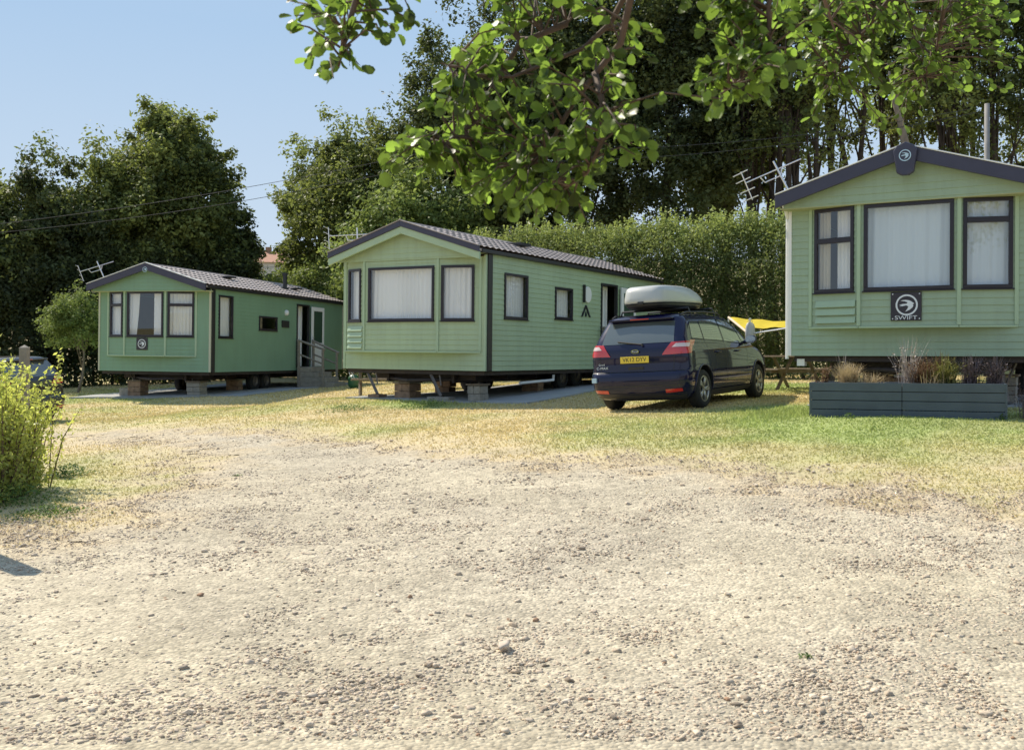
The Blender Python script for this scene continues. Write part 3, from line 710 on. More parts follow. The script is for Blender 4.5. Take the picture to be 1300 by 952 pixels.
# ------------------------------------------------------------------ caravan 3 (right, near)
bay3 = (-1.49, -.70, .72, 1.46, .22, .46, .99, 2.31)
f_l = math.hypot(.79, .22); f_r = math.hypot(.74, .22)
v3, fr3, _g = caravan(3, 'nearest green static caravan at right, bird emblem plate above the dark planter', 9.6, GREEN3, bay3,
    [(.07, f_l-.08, 1.80, 'side'), (.07, 1.35, None, 'full'), (.05, f_r-.05, 1.99, 'full')],
    [(.7,1.5,1.0,2.1)])
window(v3, fr3[3], .68, 1.52, .98, 2.12, None, 'full', 61)
f2 = fr3[1]; mb = MB(); f2.box(mb, .47, .91, .53, .96, .016, .032); np_ = mb.build('name_plate', PLATE, v3, bevel=.012)
ring_bird(f2, .70, .765, .158, .0335, np_, SILVER); text_obj('lettering', 'SWIFT', .085, SILVER, np_, fr_matrix(f2, .69, .572, .0335), .002, 1.35)
mb = MB()
for a in (.50, .88):
    for z in (.56, .93): mb.lathe([(0,.004),(.008,.003),(.01,0)], 10, M=fr_matrix(f2, a, z, .0335))
mb.build('screw', SILVER, np_)
frb = Fr((-HWD, -.49), (HWD, -.49)); mb = MB(); c = HWD+.02
poly_mesh(mb, [(c-.17,3.03),(c-.12,2.70),(c-.05,2.66),(c+.05,2.66),(c+.12,2.70),(c+.17,3.03),(c+.12,3.10),(c,3.155),(c-.12,3.10)], 0, .07, frb)
cr = mb.build('crest', BARGE, v3, bevel=.015); ring_bird(frb, c, 2.95, .085, .0715, cr, ICE)
aerial(v3, (-1.84, .4, 2.48), (-2.22, .4, 3.07), R(38), 1.05, R(24))
mb = MB(); mb.tube([(-1.25, 1.2, 2.65), (-1.25, 1.2, 2.98)], .05, 10); mb.tube([(-1.25, 1.2, 2.96), (-1.25, 1.2, 3.02)], .07, 10); mb.build('flue', ALU, v3)
mb = MB(); mb.tube([(-HWD-.06, -.2, 2.42), (-HWD-.05, -.05, 2.3), (-HWD-.05, .03, 2.2), (-HWD-.05, .03, -.05)], .03, 8); mb.build('downpipe', WHITE, v3)
mb = MB(); mb.box(-1.72, -1.6, .05, .2, -.16, -.05); mb.build('pipe_end', WHITE, v3)
for u, ux in ((-1.2, -1.35), (1.2, 1.3)): steady(v3, u, .5, -.1, lz(VM[3], ux, .5)+.05, ux, .5)
for v in (3.6, 4.4):
    for s in (-1, 1): wheel(v3, s*1.28, v, lz(VM[3], s*1.28, v)+.31, .31)

# piers, pads
def pier(k, u, v, label, m, wd=.42, dp=.30):
    M = VM[k]; z0 = lz(M, u, v); p = M@Vector((u, v, z0)); h = -.27-z0-.035
    root = empty('block_pier', label, 'pier', M=Matrix.Translation(p)@Matrix.Rotation(M.to_euler().z, 4, 'Z'), group='block piers under the caravans')
    mb = MB(); n = max(2, round(h/.16)); bh = h/n; rr = random.Random(int(u*100)+k)
    for i in range(n):
        j = rr.uniform(-.012, .012)
        if i % 2: mb.box(-wd/2+j, -.004+j, -dp/2, dp/2, i*bh, (i+1)*bh-.008); mb.box(.004+j, wd/2+j, -dp/2, dp/2, i*bh, (i+1)*bh-.008)
        else: mb.box(-wd/2+j, wd/2+j, -dp/2, -.004, i*bh, (i+1)*bh-.008); mb.box(-wd/2+j, wd/2+j, .004, dp/2, i*bh, (i+1)*bh-.008)
    mb.build('blocks', m, root, bevel=.008)
    mb = MB(); mb.box(-wd/2-.03, wd/2+.03, -dp/2-.03, dp/2+.03, h, h+.035); mb.build('timber_pad', WOOD, root)
pier(2, 1.45, .35, 'grey block pier under the right front corner of the middle caravan', BLOCK, .30, .34)
pier(2, -.35, .35, 'brown brick pier under the left front of the middle caravan', BRICK, .40, .44)
pier(1, 1.15, .45, 'grey brown block pier under the right front corner of the farthest caravan', BLOCK, .42, .42)
pier(1, -.80, .45, 'red brown brick pier under the left front of the farthest caravan', BRICK, .42, .42)
pier(2, 1.1, 3.4, 'dark brick pier deep under the middle caravan near its wheels', BRICK)
pier(2, -1.1, 3.0, 'brick pier at the far side beneath the middle caravan', BRICK)
pier(1, 1.0, 2.9, 'brick pier beneath the farthest caravan just before its wheels', BRICK)
pier(3, -.60, .9, 'brown block pier under the nearest caravan behind the planter', BRICK)
pier(3, 1.2, .9, 'block pier under the right side of the nearest caravan behind the planter', BLOCK)
def blockthing(k, u, v, sx, sy, h, label, m):
    M = VM[k]; z0 = lz(M, u, v); p = M@Vector((u, v, z0)); mb = MB(); mb.box(-sx/2, sx/2, -sy/2, sy/2, -.02, h)
    o = mb.build('concrete_block', m, bevel=.01); o.matrix_world = Matrix.Translation(p)@Matrix.Rotation(M.to_euler().z, 4, 'Z'); set_tag(o, label, 'block')
blockthing(2, .68, .1, .55, .25, .09, 'flat grey concrete block under the right jack leg of the middle caravan', BLOCK)
blockthing(2, -.98, .1, .3, .3, .09, 'low brown block under the left jack leg of the middle caravan', BRICK)
blockthing(1, -1.05, .42, .55, .3, .27, 'grey concrete block at the left corner under the farthest caravan', BLOCK)
def pad(k, u0, u1, v0, v1, name, m, up, th=.05):
    M = VM[k]; us = np.linspace(u0, u1, max(2, int((u1-u0)/.6)+1)); vs = np.linspace(v0, v1, max(2, int((v1-v0)/.6)+1)); mb = MB(); vv = []
    for v in vs:
        for u in us:
            p = M@Vector((u, v, 0)); vv.append((p.x, p.y, g1(p.x, p.y)+up))
    n = len(us); ff = [(j*n+i, j*n+i+1, (j+1)*n+i+1, (j+1)*n+i) for j in range(len(vs)-1) for i in range(n-1)]
    mb.add(vv, ff)
    rim = [(i) for i in range(n)]+[j*n+n-1 for j in range(1, len(vs))]+[(len(vs)-1)*n+i for i in range(n-2, -1, -1)]+[j*n for j in range(len(vs)-2, 0, -1)]
    q = [vv[i] for i in rim]; b = [(x, y, z-up-.05) for x, y, z in q]; c = len(q)
    mb.add(q+b, [(i, i+c, (i+1) % c+c, (i+1) % c) for i in range(c)])
    set_tag(mb.build(name, m), kind='structure')
    P = np.array([[*(M@Vector((a, b_, 0))).xy] for a, b_ in ((u0, v0), (u1, v0), (u1, v1), (u0, v1))]); NOGRASS.append(P)
pad(2, -1.7, 1.52, -.12, 9.5, 'concrete_pad', CONC, .03)
pad(2, 1.55, 2.75, .1, 9.5, 'paved_path', SLAB, .035)
pad(1, -2.7, 1.6, -.2, 9.0, 'concrete_pad', CONC, .05)
pad(1, 1.63, 2.7, .3, 9.0, 'paved_path', SLAB, .03)
pad(3, -1.6, 1.9, .1, 9.0, 'concrete_pad', CONC, .02)
# steps with hand rails
def steps(k, s0, s1, label, zt=.11):
    M = VM[k]; cx = (s0+s1)/2; z0 = lz(M, HWD+.5, cx); p = M@Vector((HWD, cx, z0)); T = Matrix.Translation(p)@Matrix.Rotation(M.to_euler().z, 4, 'Z')
    root = empty('doorsteps', label, 'steps', M=T, group='steps up to the caravan doors'); h = zt-z0; w = (s1-s0)/2; n = 4; top = .55
    for i in range(n):
        mb = MB(); a = .06+(0 if i == n-1 else top+.26*(n-2-i)); b = .06+top+.26*(n-1-i)
        mb.box(.06, b, -w, w, h*i/n+.0, h*(i+1)/n-.002); mb.build('step', BLOCK, root, bevel=.012)
    for sgn, nm in ((-1, 0), (1, 1)):
        mb = MB(); y = sgn*(w+.05)
        mb.box(1.0, 1.07, y-.035, y+.035, 0, 1.35 if sgn < 0 else 1.2); mb.box(.12, .19, y-.035, y+.035, 0, h+.9)
        mb.box(0, 0, 0, 0, 0, 0) if False else None
        mb.tube([(.10, y, h+.92), (1.12, y, 1.28 if sgn < 0 else 1.18)], .04, 4); mb.tube([(.12, y, h+.45), (1.05, y, .8)], .03, 4)
        mb.build('handrail', WOODG, root, bevel=.004)
steps(1, 5.5, 6.55, 'grey block doorsteps with two timber handrails at the farthest caravan door')
steps(2, 5.6, 6.65, 'doorsteps with dark timber handrail at the middle caravan door behind the car')

# ------------------------------------------------------------------ cars
def paint(name, c): 
    m = mat(name, c, .35, .25, coat=1.0); return m
CGLASS = mat('car_glass', (.085,.10,.095), .03, spec=1.0, coat=.8)
LRED = mat('lamp_red', (.50,.012,.008), .12, coat=1, spec=.7); LWHITE = mat('lamp_clear', (.66,.52,.50), .15, coat=1)
CHROME = mat('chrome', (.75,.75,.75), .12, 1); YPLATE = mat('yellow_number_plate', (.75,.55,.06), .4); BUMPD = mat('dark_lower_bumper', (.03,.028,.032), .6)
LV = np.array([  # z, rear v, front v, half width, rear corner radius, front radius
 (.17,.34,4.15,.72,.20,.3),(.21,.18,4.30,.80,.24,.4),(.28,.08,4.42,.86,.26,.45),(.38,.025,4.49,.895,.28,.5),(.50,.0,4.52,.91,.28,.55),(.60,.01,4.51,.915,.27,.55),(.645,.03,4.50,.915,.26,.55),
 (.67,.075,4.48,.912,.24,.55),(.80,.085,4.42,.905,.22,.55),(.90,.085,4.25,.90,.20,.55),(.98,.09,3.95,.89,.20,.5),(1.04,.10,3.62,.875,.20,.4),(1.10,.125,3.44,.858,.20,.3),
 (1.20,.18,3.27,.83,.18,.26),(1.32,.26,3.07,.79,.17,.25),(1.43,.34,2.87,.75,.17,.25),(1.50,.39,2.72,.72,.17,.25),(1.545,.40,2.58,.685,.18,.25),(1.585,.45,2.42,.63,.2,.3),(1.615,.62,2.2,.52,.25,.3),(1.628,.9,1.9,.35,.2,.2)])
class CarSurf:
    def __init__(s, hs=1.0, ls=1.0): s.hs = hs; s.ls = ls
    def par(s, z): return [np.interp(z/s.hs, LV[:, 0], LV[:, i])*(s.ls if i in (1, 2) else 1) for i in range(1, 6)]
    def ring(s, z):
        rv, fv, hw, rr, fr = s.par(z); pts = []
        bul = .05
        for i in range(7):
            u = (hw-rr)*i/6; pts.append((u, rv+bul*(u/hw)**2))
        c = (hw-rr, rv+bul*((hw-rr)/hw)**2+rr)
        for i in range(1, 8):
            a = math.pi/2*i/8; pts.append((c[0]+rr*math.sin(a), c[1]-rr*math.cos(a)))
        v0 = c[1]; v1 = fv-fr*.9; 
        for i in range(15):
            t = i/14; v = v0+(v1-v0)*t; pts.append((hw-.035*hw*(2*t-1)**2*(1 if t > .5 else .35), v))
        hx = pts[-1][0]
        for i in range(1, 8):
            a = math.pi/2*i/8; pts.append(((hx-fr)+fr*math.cos(a), v1+fr*.9*math.sin(a)))
        for i in range(6):
            pts.append(((hx-fr)*(1-i/5), fv+.06*(i/5)))
        return pts
    def at(s, a, z):     # arc length from the rear centre
        p = s.ring(z); d = 0
        for i in range(len(p)-1):
            l = math.hypot(p[i+1][0]-p[i][0], p[i+1][1]-p[i][1])
            if d+l >= a or i == len(p)-2:
                t = (a-d)/max(l, 1e-6); tx, ty = (p[i+1][0]-p[i][0])/max(l, 1e-6), (p[i+1][1]-p[i][1])/max(l, 1e-6)
                return (p[i][0]+tx*l*t, p[i][1]+ty*l*t, z), (ty, -tx)
            d += l
    def a_of_v(s, v, z):
        p = s.ring(z); d = 0
        for i in range(len(p)-1):
            l = math.hypot(p[i+1][0]-p[i][0], p[i+1][1]-p[i][1])
            if i >= 6 and p[i][1] <= v <= p[i+1][1]: return d+l*(v-p[i][1])/max(1e-6, p[i+1][1]-p[i][1])
            d += l
        return d
    def patch(s, mb, c, side=1, off=.006, mode='v', n=14, m=6, mi=0):
        """c: four corners (x,z) going round: bl, br, tr, tl; mode v: x is v on the side; a: x is arc length / rear u"""
        vs = []
        for j in range(m+1):
            for i in range(n+1):
                s0, t0 = i/n, j/m
                x = (c[0][0]*(1-s0)+c[1][0]*s0)*(1-t0)+(c[3][0]*(1-s0)+c[2][0]*s0)*t0
                z = (c[0][1]*(1-s0)+c[1][1]*s0)*(1-t0)+(c[3][1]*(1-s0)+c[2][1]*s0)*t0
                sg = side; 
                if mode == 'u': sg = 1 if x >= 0 else -1; a = abs(x)
                elif mode == 'a': a = x
                else: a = s.a_of_v(x, z)
                (px, py, pz), (nx_, ny_) = s.at(a, z)
                vs.append((sg*(px+nx_*off), py+ny_*off, pz+off*.15))
        fs = [(j*(n+1)+i, j*(n+1)+i+1, (j+1)*(n+1)+i+1, (j+1)*(n+1)+i) for j in range(m) for i in range(n)]
        if side < 0 and mode != 'u': fs = [q[::-1] for q in fs]
        mb.add(vs, fs, mi)
def car_wheel(root, u, v, r, sgn):
    M = Matrix.Translation((u, v, r))@Matrix.Rotation(R(90)*sgn, 4, 'Y'); w = .21
    root2 = MB(); root2.lathe([(r*.60, -w/2), (r*.9, -w/2), (r*.985, -w*.38), (r, -w*.2), (r, w*.2), (r*.985, w*.38), (r*.9, w/2), (r*.72, w*.52), (r*.64, w*.42)], 36, M=M)
    t = root2.build('wheel', TYRE, root, smooth=True)
    mb = MB(); mb.lathe([(r*.67, w*.46), (r*.63, w*.50), (r*.60, w*.40), (r*.58, 0)], 36, M=M)
    for k in range(5):
        a = 2*math.pi*k/5+.3
        for da in (-.13, .13):
            c0 = Vector((math.cos(a+da*.9)*r*.12, math.sin(a+da*.9)*r*.12, w*.38)); c1 = Vector((math.cos(a+da)*r*.62, math.sin(a+da)*r*.62, w*.42)); mb.tube([c0, c1], [.022, .017], 6, M=M)
    mb.lathe([(0, w*.46), (r*.1, w*.45), (r*.17, w*.36)], 16, M=M)
    mb.build('rim', RIM, t, smooth=True)
    mb = MB(); mb.lathe([(0, -.02), (r*.6, -.02)], 24, M=M); mb.build('brake_disc', BLACKP, t)
def make_car(label, T, pm, hs=1.0, ls=1.0, full=True):
    S_ = CarSurf(hs, ls); root = empty('parked_car', label, 'car', M=T)
    zs = []
    for a, b in zip(LV[:-1, 0], LV[1:, 0]): zs += list(np.linspace(a, b, 3 if b-a > .06 else 2, endpoint=False))
    zs.append(LV[-1, 0]); zs = [z*hs for z in zs]
    mb = MB(); rings = []
    for z in zs:
        p = S_.ring(z); full_ = [(x, y, z) for x, y in p]+[(-x, y, z) for x, y in p[::-1][1:-1]]; rings.append(full_)
    n = len(rings[0]); vs = [q for r_ in rings for q in r_]
    fs = [(j*n+i, j*n+(i+1) % n, (j+1)*n+(i+1) % n, (j+1)*n+i) for j in range(len(rings)-1) for i in range(n)]
    mb.add(vs, fs)
    mb.f.append(tuple(range(n))[::-1]); mb.m.append(0); mb.f.append(tuple((len(rings)-1)*n+i for i in range(n))); mb.m.append(0)
    body = mb.build('body', [pm, BLACKP], root, smooth=True)
    wv = [(.83*ls), (.83+2.79)*ls]; r = .325
    cut = MB()
    for v in wv:
        for s in (1, -1):
            cut.lathe([(0, 0), (.375, 0), (.375, .6), (0, .6)], 40, M=Matrix.Translation((s*.62, v, r+.015))@Matrix.Rotation(R(90)*s, 4, 'Y'))
    bmc = bmesh.new(); co_ = cut.build('cut', BLACKP); bmc.from_mesh(co_.data); bmesh.ops.remove_doubles(bmc, verts=bmc.verts, dist=1e-5); bmesh.ops.recalc_face_normals(bmc, faces=bmc.faces); bmc.to_mesh(co_.data); bmc.free()
    md = body.modifiers.new('b', 'BOOLEAN'); md.object = co_; md.operation = 'DIFFERENCE'; md.solver = 'EXACT'
    co_.matrix_world = T
    bpy.context.view_layer.update()
    me = bpy.data.meshes.new_from_object(body.evaluated_get(bpy.context.evaluated_depsgraph_get())); body.modifiers.clear(); body.data = me
    bpy.data.objects.remove(co_)
    if len(me.materials) < 2: me.materials.append(BLACKP)
    for p in me.polygons:
        c = p.center
        if any((c.y-v)**2+(c.z-r-.015)**2 < .374**2 for v in wv) and .6 < abs(c.x) < .9 and abs(p.normal.y)+abs(p.normal.z) > .6: p.material_index = 1
        if .6 < abs(c.x) < .64 and any((c.y-v)**2+(c.z-r)**2 < .3**2 for v in wv): p.material_index = 1
    me.set_sharp_from_angle(angle=R(38)) if hasattr(me, 'set_sharp_from_angle') else None
    Zs = hs
    for s in (1, -1):
        for v in wv: car_wheel(root, s*.79, v, r, s)
        for v in wv:
            ar = MB(); pts = []
            for i in range(25):
                a = math.pi*(i/24)*1.10-.16; z = r+.015+.39*math.sin(a); y = v+.39*math.cos(a); z = max(z, .2)
                (px, py, pz), _n2 = S_.at(S_.a_of_v(y, z), z); pts.append((s*(px+.0), y, z))
            ar.tube(pts, .016, 6)
            ar.build('wheel_arch', pm, root, smooth=True)
    # side glass
    for s in (1, -1):
        for c in ([(.52,1.19),(.98,1.14),(1.02,1.47),(.66,1.47)], [(1.03,1.135),(1.86,1.095),(1.88,1.50),(1.07,1.475)], [(1.93,1.09),(2.86,1.06),(2.58,1.485),(1.95,1.50)], [(2.91,1.057),(3.12,1.05),(2.86,1.27),(2.70,1.42)]):
            mb = MB(); S_.patch(mb, [(a*ls, b*Zs) for a, b in c], s, .004); mb.build('side_window', CGLASS, root, smooth=True)
        mb = MB()
        S_.patch(mb, [(.50*ls,1.168*Zs),(3.2*ls,1.035*Zs),(3.2*ls,1.050*Zs),(.50*ls,1.186*Zs)], s, .008, n=40, m=2); S_.patch(mb, [(.56*ls,1.488*Zs),(2.6*ls,1.515*Zs),(2.6*ls,1.525*Zs),(.56*ls,1.50*Zs)], s, .007, n=30, m=2)
        mb.build('window_trim', BLACKP, root, smooth=True)
        mb = MB()
        for c in ([(1.30,.36),(1.308,.36),(1.045,1.13),(1.037,1.13)], [(1.893,.34),(1.901,.34),(1.915,1.09),(1.907,1.09)], [(2.98,.40),(2.988,.40),(3.05,1.04),(3.042,1.04)], [(1.30,.345),(2.98,.345),(2.98,.352),(1.30,.352)]):
            S_.patch(mb, [(a*ls, b*Zs) for a, b in c], s, .0025, n=10, m=8)
        mb.build('door_gap', BLACKP, root)
        mb = MB(); S_.patch(mb, [(1.22*ls,.205),(3.24*ls,.205),(3.24*ls,.29),(1.22*ls,.29)], s, .02, n=12, m=3); mb.build('sill', BUMPD, root, smooth=True)
        for v in (1.50, 2.48):
            mb = MB(); (px, py, pz), _n2 = S_.at(S_.a_of_v(v*ls, .93*Zs), .93*Zs)
            mb.tube([(s*(px-.005), v*ls-.11, pz), (s*(px+.032), v*ls-.08, pz), (s*(px+.032), v*ls+.08, pz-.004), (s*(px-.005), v*ls+.11, pz-.006)], .014, 6); mb.build('door_handle', pm, root, smooth=True)
        mb = MB(); (px, py, pz), _n2 = S_.at(S_.a_of_v(2.98*ls, 1.07*Zs), 1.07*Zs)
        bmm = Matrix.Translation((s*(px+.16), 2.98*ls, 1.12*Zs)); mb.lathe([(0,-.085),(.05,-.08),(.085,-.05),(.1,0),(.09,.05),(.05,.08),(0,.09)], 18, M=bmm@Matrix.Diagonal((1.0,.6,.82,1)))
        mb.tube([(s*(px-.02), 2.98*ls, 1.07*Zs), (s*(px+.1), 2.98*ls, 1.09*Zs)], .03, 8); mi = mb.build('door_mirror', pm, root, smooth=True)
        mb = MB(); mb.lathe([(0, .0), (.085, .0)], 18, M=Matrix.Translation((s*(px+.16), 2.98*ls-.072, 1.12*Zs))@Matrix.Rotation(R(90), 4, 'X')@Matrix.Diagonal((1.15,.8,1,1))); mb.build('mirror_glass', CHROME, mi)
        # tail lamps
        mb = MB(); S_.patch(mb, [(.47,.925*Zs),(1.02,.935*Zs),(1.12,1.14*Zs),(.62,1.13*Zs)], s, .014, 'a', 12, 5); tl = mb.build('tail_lamp', LRED, root, smooth=True)
        mb = MB(); S_.patch(mb, [(.64,1.045*Zs),(.93,1.04*Zs),(.95,1.10*Zs),(.70,1.105*Zs)], s, .019, 'a', 10, 5); mb.build('reversing_lamp', LWHITE, tl, smooth=True)
        mb = MB(); S_.patch(mb, [(.95,1.05*Zs),(1.12,1.055*Zs),(1.18,1.15*Zs),(.98,1.15*Zs)], s, .0145, 'a', 6, 5); mb.build('lamp_end', LRED, tl, smooth=True)
        mb = MB(); S_.patch(mb, [(.52,.30),(.80,.32),(.80,.37),(.52,.36)], s, .01, 'a', 8, 3); mb.build('reflector', LRED, root, smooth=True)
    # rear
    mb = MB(); S_.patch(mb, [(-.66,1.13*Zs),(.66,1.13*Zs),(.60,1.485*Zs),(-.60,1.485*Zs)], 1, .005, 'u', 24, 8); mb.build('rear_window', CGLASS, root, smooth=True)
    mb = MB(); S_.patch(mb, [(-.80,.175),(.80,.175),(.86,.30),(-.86,.30)], 1, .008, 'u', 24, 3); mb.build('lower_bumper', BUMPD, root, smooth=True)
    mb = MB()
    for c in ([(-.86,.655),(.86,.655),(.86,.668),(-.86,.668)],): S_.patch(mb, [(a, b*Zs) for a, b in c], 1, .003, 'u', 24, 1)
    S_.patch(mb, [(-.78,.42*Zs),(.78,.42*Zs),(.78,.43*Zs),(-.78,.43*Zs)], 1, .003, 'u', 24, 1)
    for s in (1, -1): S_.patch(mb, [(.655,.67*Zs),(.663,.67*Zs),(.70,1.12*Zs),(.69,1.12*Zs)], s, .003, 'a', 1, 10)
    mb.build('panel_gap', BLACKP, root)
    # spoiler and high brake lamp
    mb = MB(); z = 1.53*Zs; mb.box(-.58, .58, .30*ls, .52*ls, z-.012, z+.022); sp = mb.build('spoiler', pm, root, bevel=.012)
    mb = MB(); mb.box(-.17, .17, .296*ls, .31*ls, z-.002, z+.014); mb.build('brake_lamp', LRED, sp)
    # plate
    (px, py, pz), _n2 = S_.at(0.01, .87*Zs); fp = Fr((-.5, py-.012), (.5, py-.012))
    if full:
        mb = MB(); fp.box(mb, .5-.26-.02, .5+.26-.02, .81, .92, 0, .006); pl = mb.build('number_plate', YPLATE, root, bevel=.002)
        text_obj('lettering', 'VK12 DYV', .098, BLACKP, pl, fr_matrix(fp, .48, .864, .0075), .001, .98)
        mb = MB(); n = 24
        poly_mesh(mb, [(.5+.073*math.cos(2*math.pi*i/n), 1.0+.031*math.sin(2*math.pi*i/n)) for i in range(n)], .005, .006, fp); bd = mb.build('badge', CHROME, root)
        mb = MB(); poly_mesh(mb, [(.5+.064*math.cos(2*math.pi*i/n), 1.0+.024*math.sin(2*math.pi*i/n)) for i in range(n)], .011, .002, fp); mb.build('badge_field', pm, bd)
        text_obj('lettering', 'Ford', .045, SILVER, bd, fr_matrix(fp, .5, 1.0, .0135), .001, 1.2)
        text_obj('lettering', 'Grand', .045, SILVER, root, fr_matrix(fp, -.14, .80, -.012), .001, 1.0); text_obj('lettering', 'C-MAX', .06, SILVER, root, fr_matrix(fp, -.13, .74, -.012), .001, 1.15)
        mb = MB(); fp.box(mb, -.30, -.22, .50, .58, .02, .07); mb.build('sticker', ICE, root)
        mb = MB(); fp.box(mb, .36, .64, .70, .745, -.004, .004); mb.build('tailgate_grip', BLACKP, root)
        mb = MB(); mb.tube([(.12, .10, 1.115), (-.35, .155, 1.175)], .012, 6); mb.tube([(.12, .1, 1.09), (.12, .10, 1.12)], .022, 8); mb.build('rear_wiper', BLACKP, root)
        for v in (.95, 2.05):
            mb = MB(); mb.tube([(-.66, v, 1.57), (-.62, v, 1.70), (.62, v, 1.70), (.66, v, 1.57)], .02, 6); mb.build('roof_bar', BLACKP, root)
        for s in (1, -1):
            mb = MB(); mb.tube([(s*.63, .55, 1.575), (s*.655, .75, 1.625), (s*.665, 1.6, 1.635), (s*.65, 2.2, 1.62), (s*.62, 2.4, 1.57)], .016, 6); mb.build('roof_rail', BLACKP, root)
    # windscreen, grille end is hidden from here but closed
    mb = MB(); 
    vsn = []
    for j in range(7):
        z = (1.10+.06*j)*Zs; rv, fv, hw, rr_, fr_ = S_.par(z)
        for i in range(13):
            u = (i/12*2-1)*(hw-fr_*.8); vsn.append((u, fv+.055*(1-(abs(u)/hw)**1.5)+.006, z))
    mb.add(vsn, [(j*13+i, (j+1)*13+i, (j+1)*13+i+1, j*13+i+1) for j in range(6) for i in range(12)]); mb.build('windscreen', CGLASS, root, smooth=True)
    for s in (1, -1):
        mb = MB(); mb.lathe([(0,.02),(.10,.01),(.13,-.03)], 16, M=Matrix.Translation((s*.62, 4.36*ls, .74))@Matrix.Rotation(R(-80), 4, 'X')@Matrix.Diagonal((1.3,.8,1,1))); mb.build('headlight', LWHITE, root, smooth=True)
    return root
def car_matrix(rr, rl, fr, wr=.85, wv=.83):
    """contact points rear-right, rear-left, front-right (x,y); sits the car on the ground"""
    P = lambda q: Vector((q[0], q[1], g1(*q)))
    a, b, c = P(rr), P(rl), P(fr); y = (c-a).normalized(); x = (a-b); x = (x-y*x.dot(y)).normalized(); z = x.cross(y)
    o = a-x*wr-y*wv
    return Matrix(((x.x, y.x, z.x, o.x), (x.y, y.y, z.y, o.y), (x.z, y.z, z.z, o.z), (0, 0, 0, 1)))
th = R(32); hh = Vector((math.sin(th), math.cos(th))); rt_ = Vector((math.cos(th), -math.sin(th)))
rrw = Vector((3.22, 17.3)); T = car_matrix(rrw, rrw-rt_*1.6, rrw+hh*2.79)
NAVY = mat('navy_paint', (.004,.005,.035), .4, 0, coat=.9, spec=.05); car1 = make_car('dark navy blue car seen from behind, yellow number plate, beside the middle caravan', T, NAVY)
# roof box: separate thing strapped on the bars
BOXG = mat('silver_roof_box', (.44,.45,.43), .35, coat=.3)
rb = empty('roof_box', 'silver grey car roof box with dark underside, on top of the navy car', 'roof box', M=T@Matrix.Translation((-.02, .44, 1.715))@Matrix.Diagonal((1, 1.1, 1, 1)))
def boxshape(levels, n=40):
    vs = []; 
    for (z, y0, y1, hw) in levels:
        for i in range(n):
            a = 2*math.pi*i/n; c, s = math.cos(a), math.sin(a); e = .45
            x = hw*math.copysign(abs(c)**e, c); yy = math.copysign(abs(s)**e, s); cy = (y0+y1)/2; hl = (y1-y0)/2
            if yy > 0: x *= 1-.42*yy**3
            vs.append((x, cy+hl*yy, z))
    fs = [(j*n+i, j*n+(i+1) % n, (j+1)*n+(i+1) % n, (j+1)*n+i) for j in range(len(levels)-1) for i in range(n)]
    fs += [tuple(range(n))[::-1], tuple((len(levels)-1)*n+i for i in range(n))]; return vs, fs
mb = MB(); mb.add(*boxshape([(.0,.14,1.82,.33),(.012,.08,1.88,.385),(.05,.03,1.94,.42),(.085,.01,1.97,.43)])); mb.build('tray', BLACKP, rb, smooth=True)
mb = MB(); mb.add(*boxshape([(.088,.0,2.0,.435),(.13,-.01,2.02,.445),(.19,.0,1.98,.44),(.28,.03,1.80,.425),(.355,.06,1.50,.40),(.39,.13,1.25,.35),(.40,.25,1.1,.25)])); ld = mb.build('lid', BOXG, rb, smooth=True)
mb = MB(); mb.add(*boxshape([(.086,-.004,2.012,.441),(.100,-.010,2.022,.447)])); mb.build('seam', BLACKP, rb, smooth=True)
mb = MB(); mb.box(-.05, .05, -.032, -.005, .075, .125); mb.build('latch', BLACKP, rb, bevel=.004)
# second car, black, mostly behind the bush at left
x0, y0 = hit(74, 533); th2 = R(-62); h2 = Vector((math.sin(th2), math.cos(th2))); r2 = Vector((math.cos(th2), -math.sin(th2)))
pr_ = Vector((x0-.38, y0+.2)); T2 = car_matrix(pr_, pr_-r2*1.6, pr_+h2*2.6)
BLKP = paint('black_paint', (.012,.012,.018)); make_car('black hatchback mostly hidden behind the leafy bush at the left edge', T2, BLKP, hs=.93, ls=.93, full=False)

# ------------------------------------------------------------------ planter and its plants
PLK = mat('slate_painted_boards', (.085,.11,.13), .65, var=.2, vscale=4, bump=.2, bscale=60); SOIL = mat('soil', (.06,.045,.03), 1)
pl = Vector((4.23, 14.62)); pr2 = Vector((6.56, 13.63)); d = (pr2-pl); plen = d.length; pz = min(g1(*pl), g1(*pr2)); ang = math.atan2(d.y, d.x)
pt = empty('planter', 'long low slate grey board planter of dried plants, in front of the nearest caravan', 'planter', (pl.x, pl.y, pz), (0, 0, ang))
zt = .505; fpz = Fr((0, 0), (plen, 0)); mb = MB()
for i in range(4):
    za, zb_ = i*zt/4-.02 if i == 0 else i*zt/4, (i+1)*zt/4-.008
    for a0, a1 in ((0, plen*.485-.004), (plen*.485+.004, plen)):
        mb.box(a0, a1, 0, .03, za, zb_); mb.box(a0, a1, .75, .78, za, zb_)
    mb.box(0, .03, .03, .75, za, zb_); mb.box(plen-.03, plen, .03, .75, za, zb_)
mb.box(.03, plen-.03, .032, .748, 0, .02)
mb.build('boards', PLK, pt, bevel=.004)
mb = MB(); mb.box(-.004, .02, -.006, .0, -.02, zt-.008); mb.box(plen-.02, plen+.004, -.006, 0, -.02, zt-.008); mb.build('corner_strip', PLK, pt)
mb = MB(); mb.box(.03, plen-.03, .033, .747, .30, zt-.06); mb.build('soil', SOIL, pt)
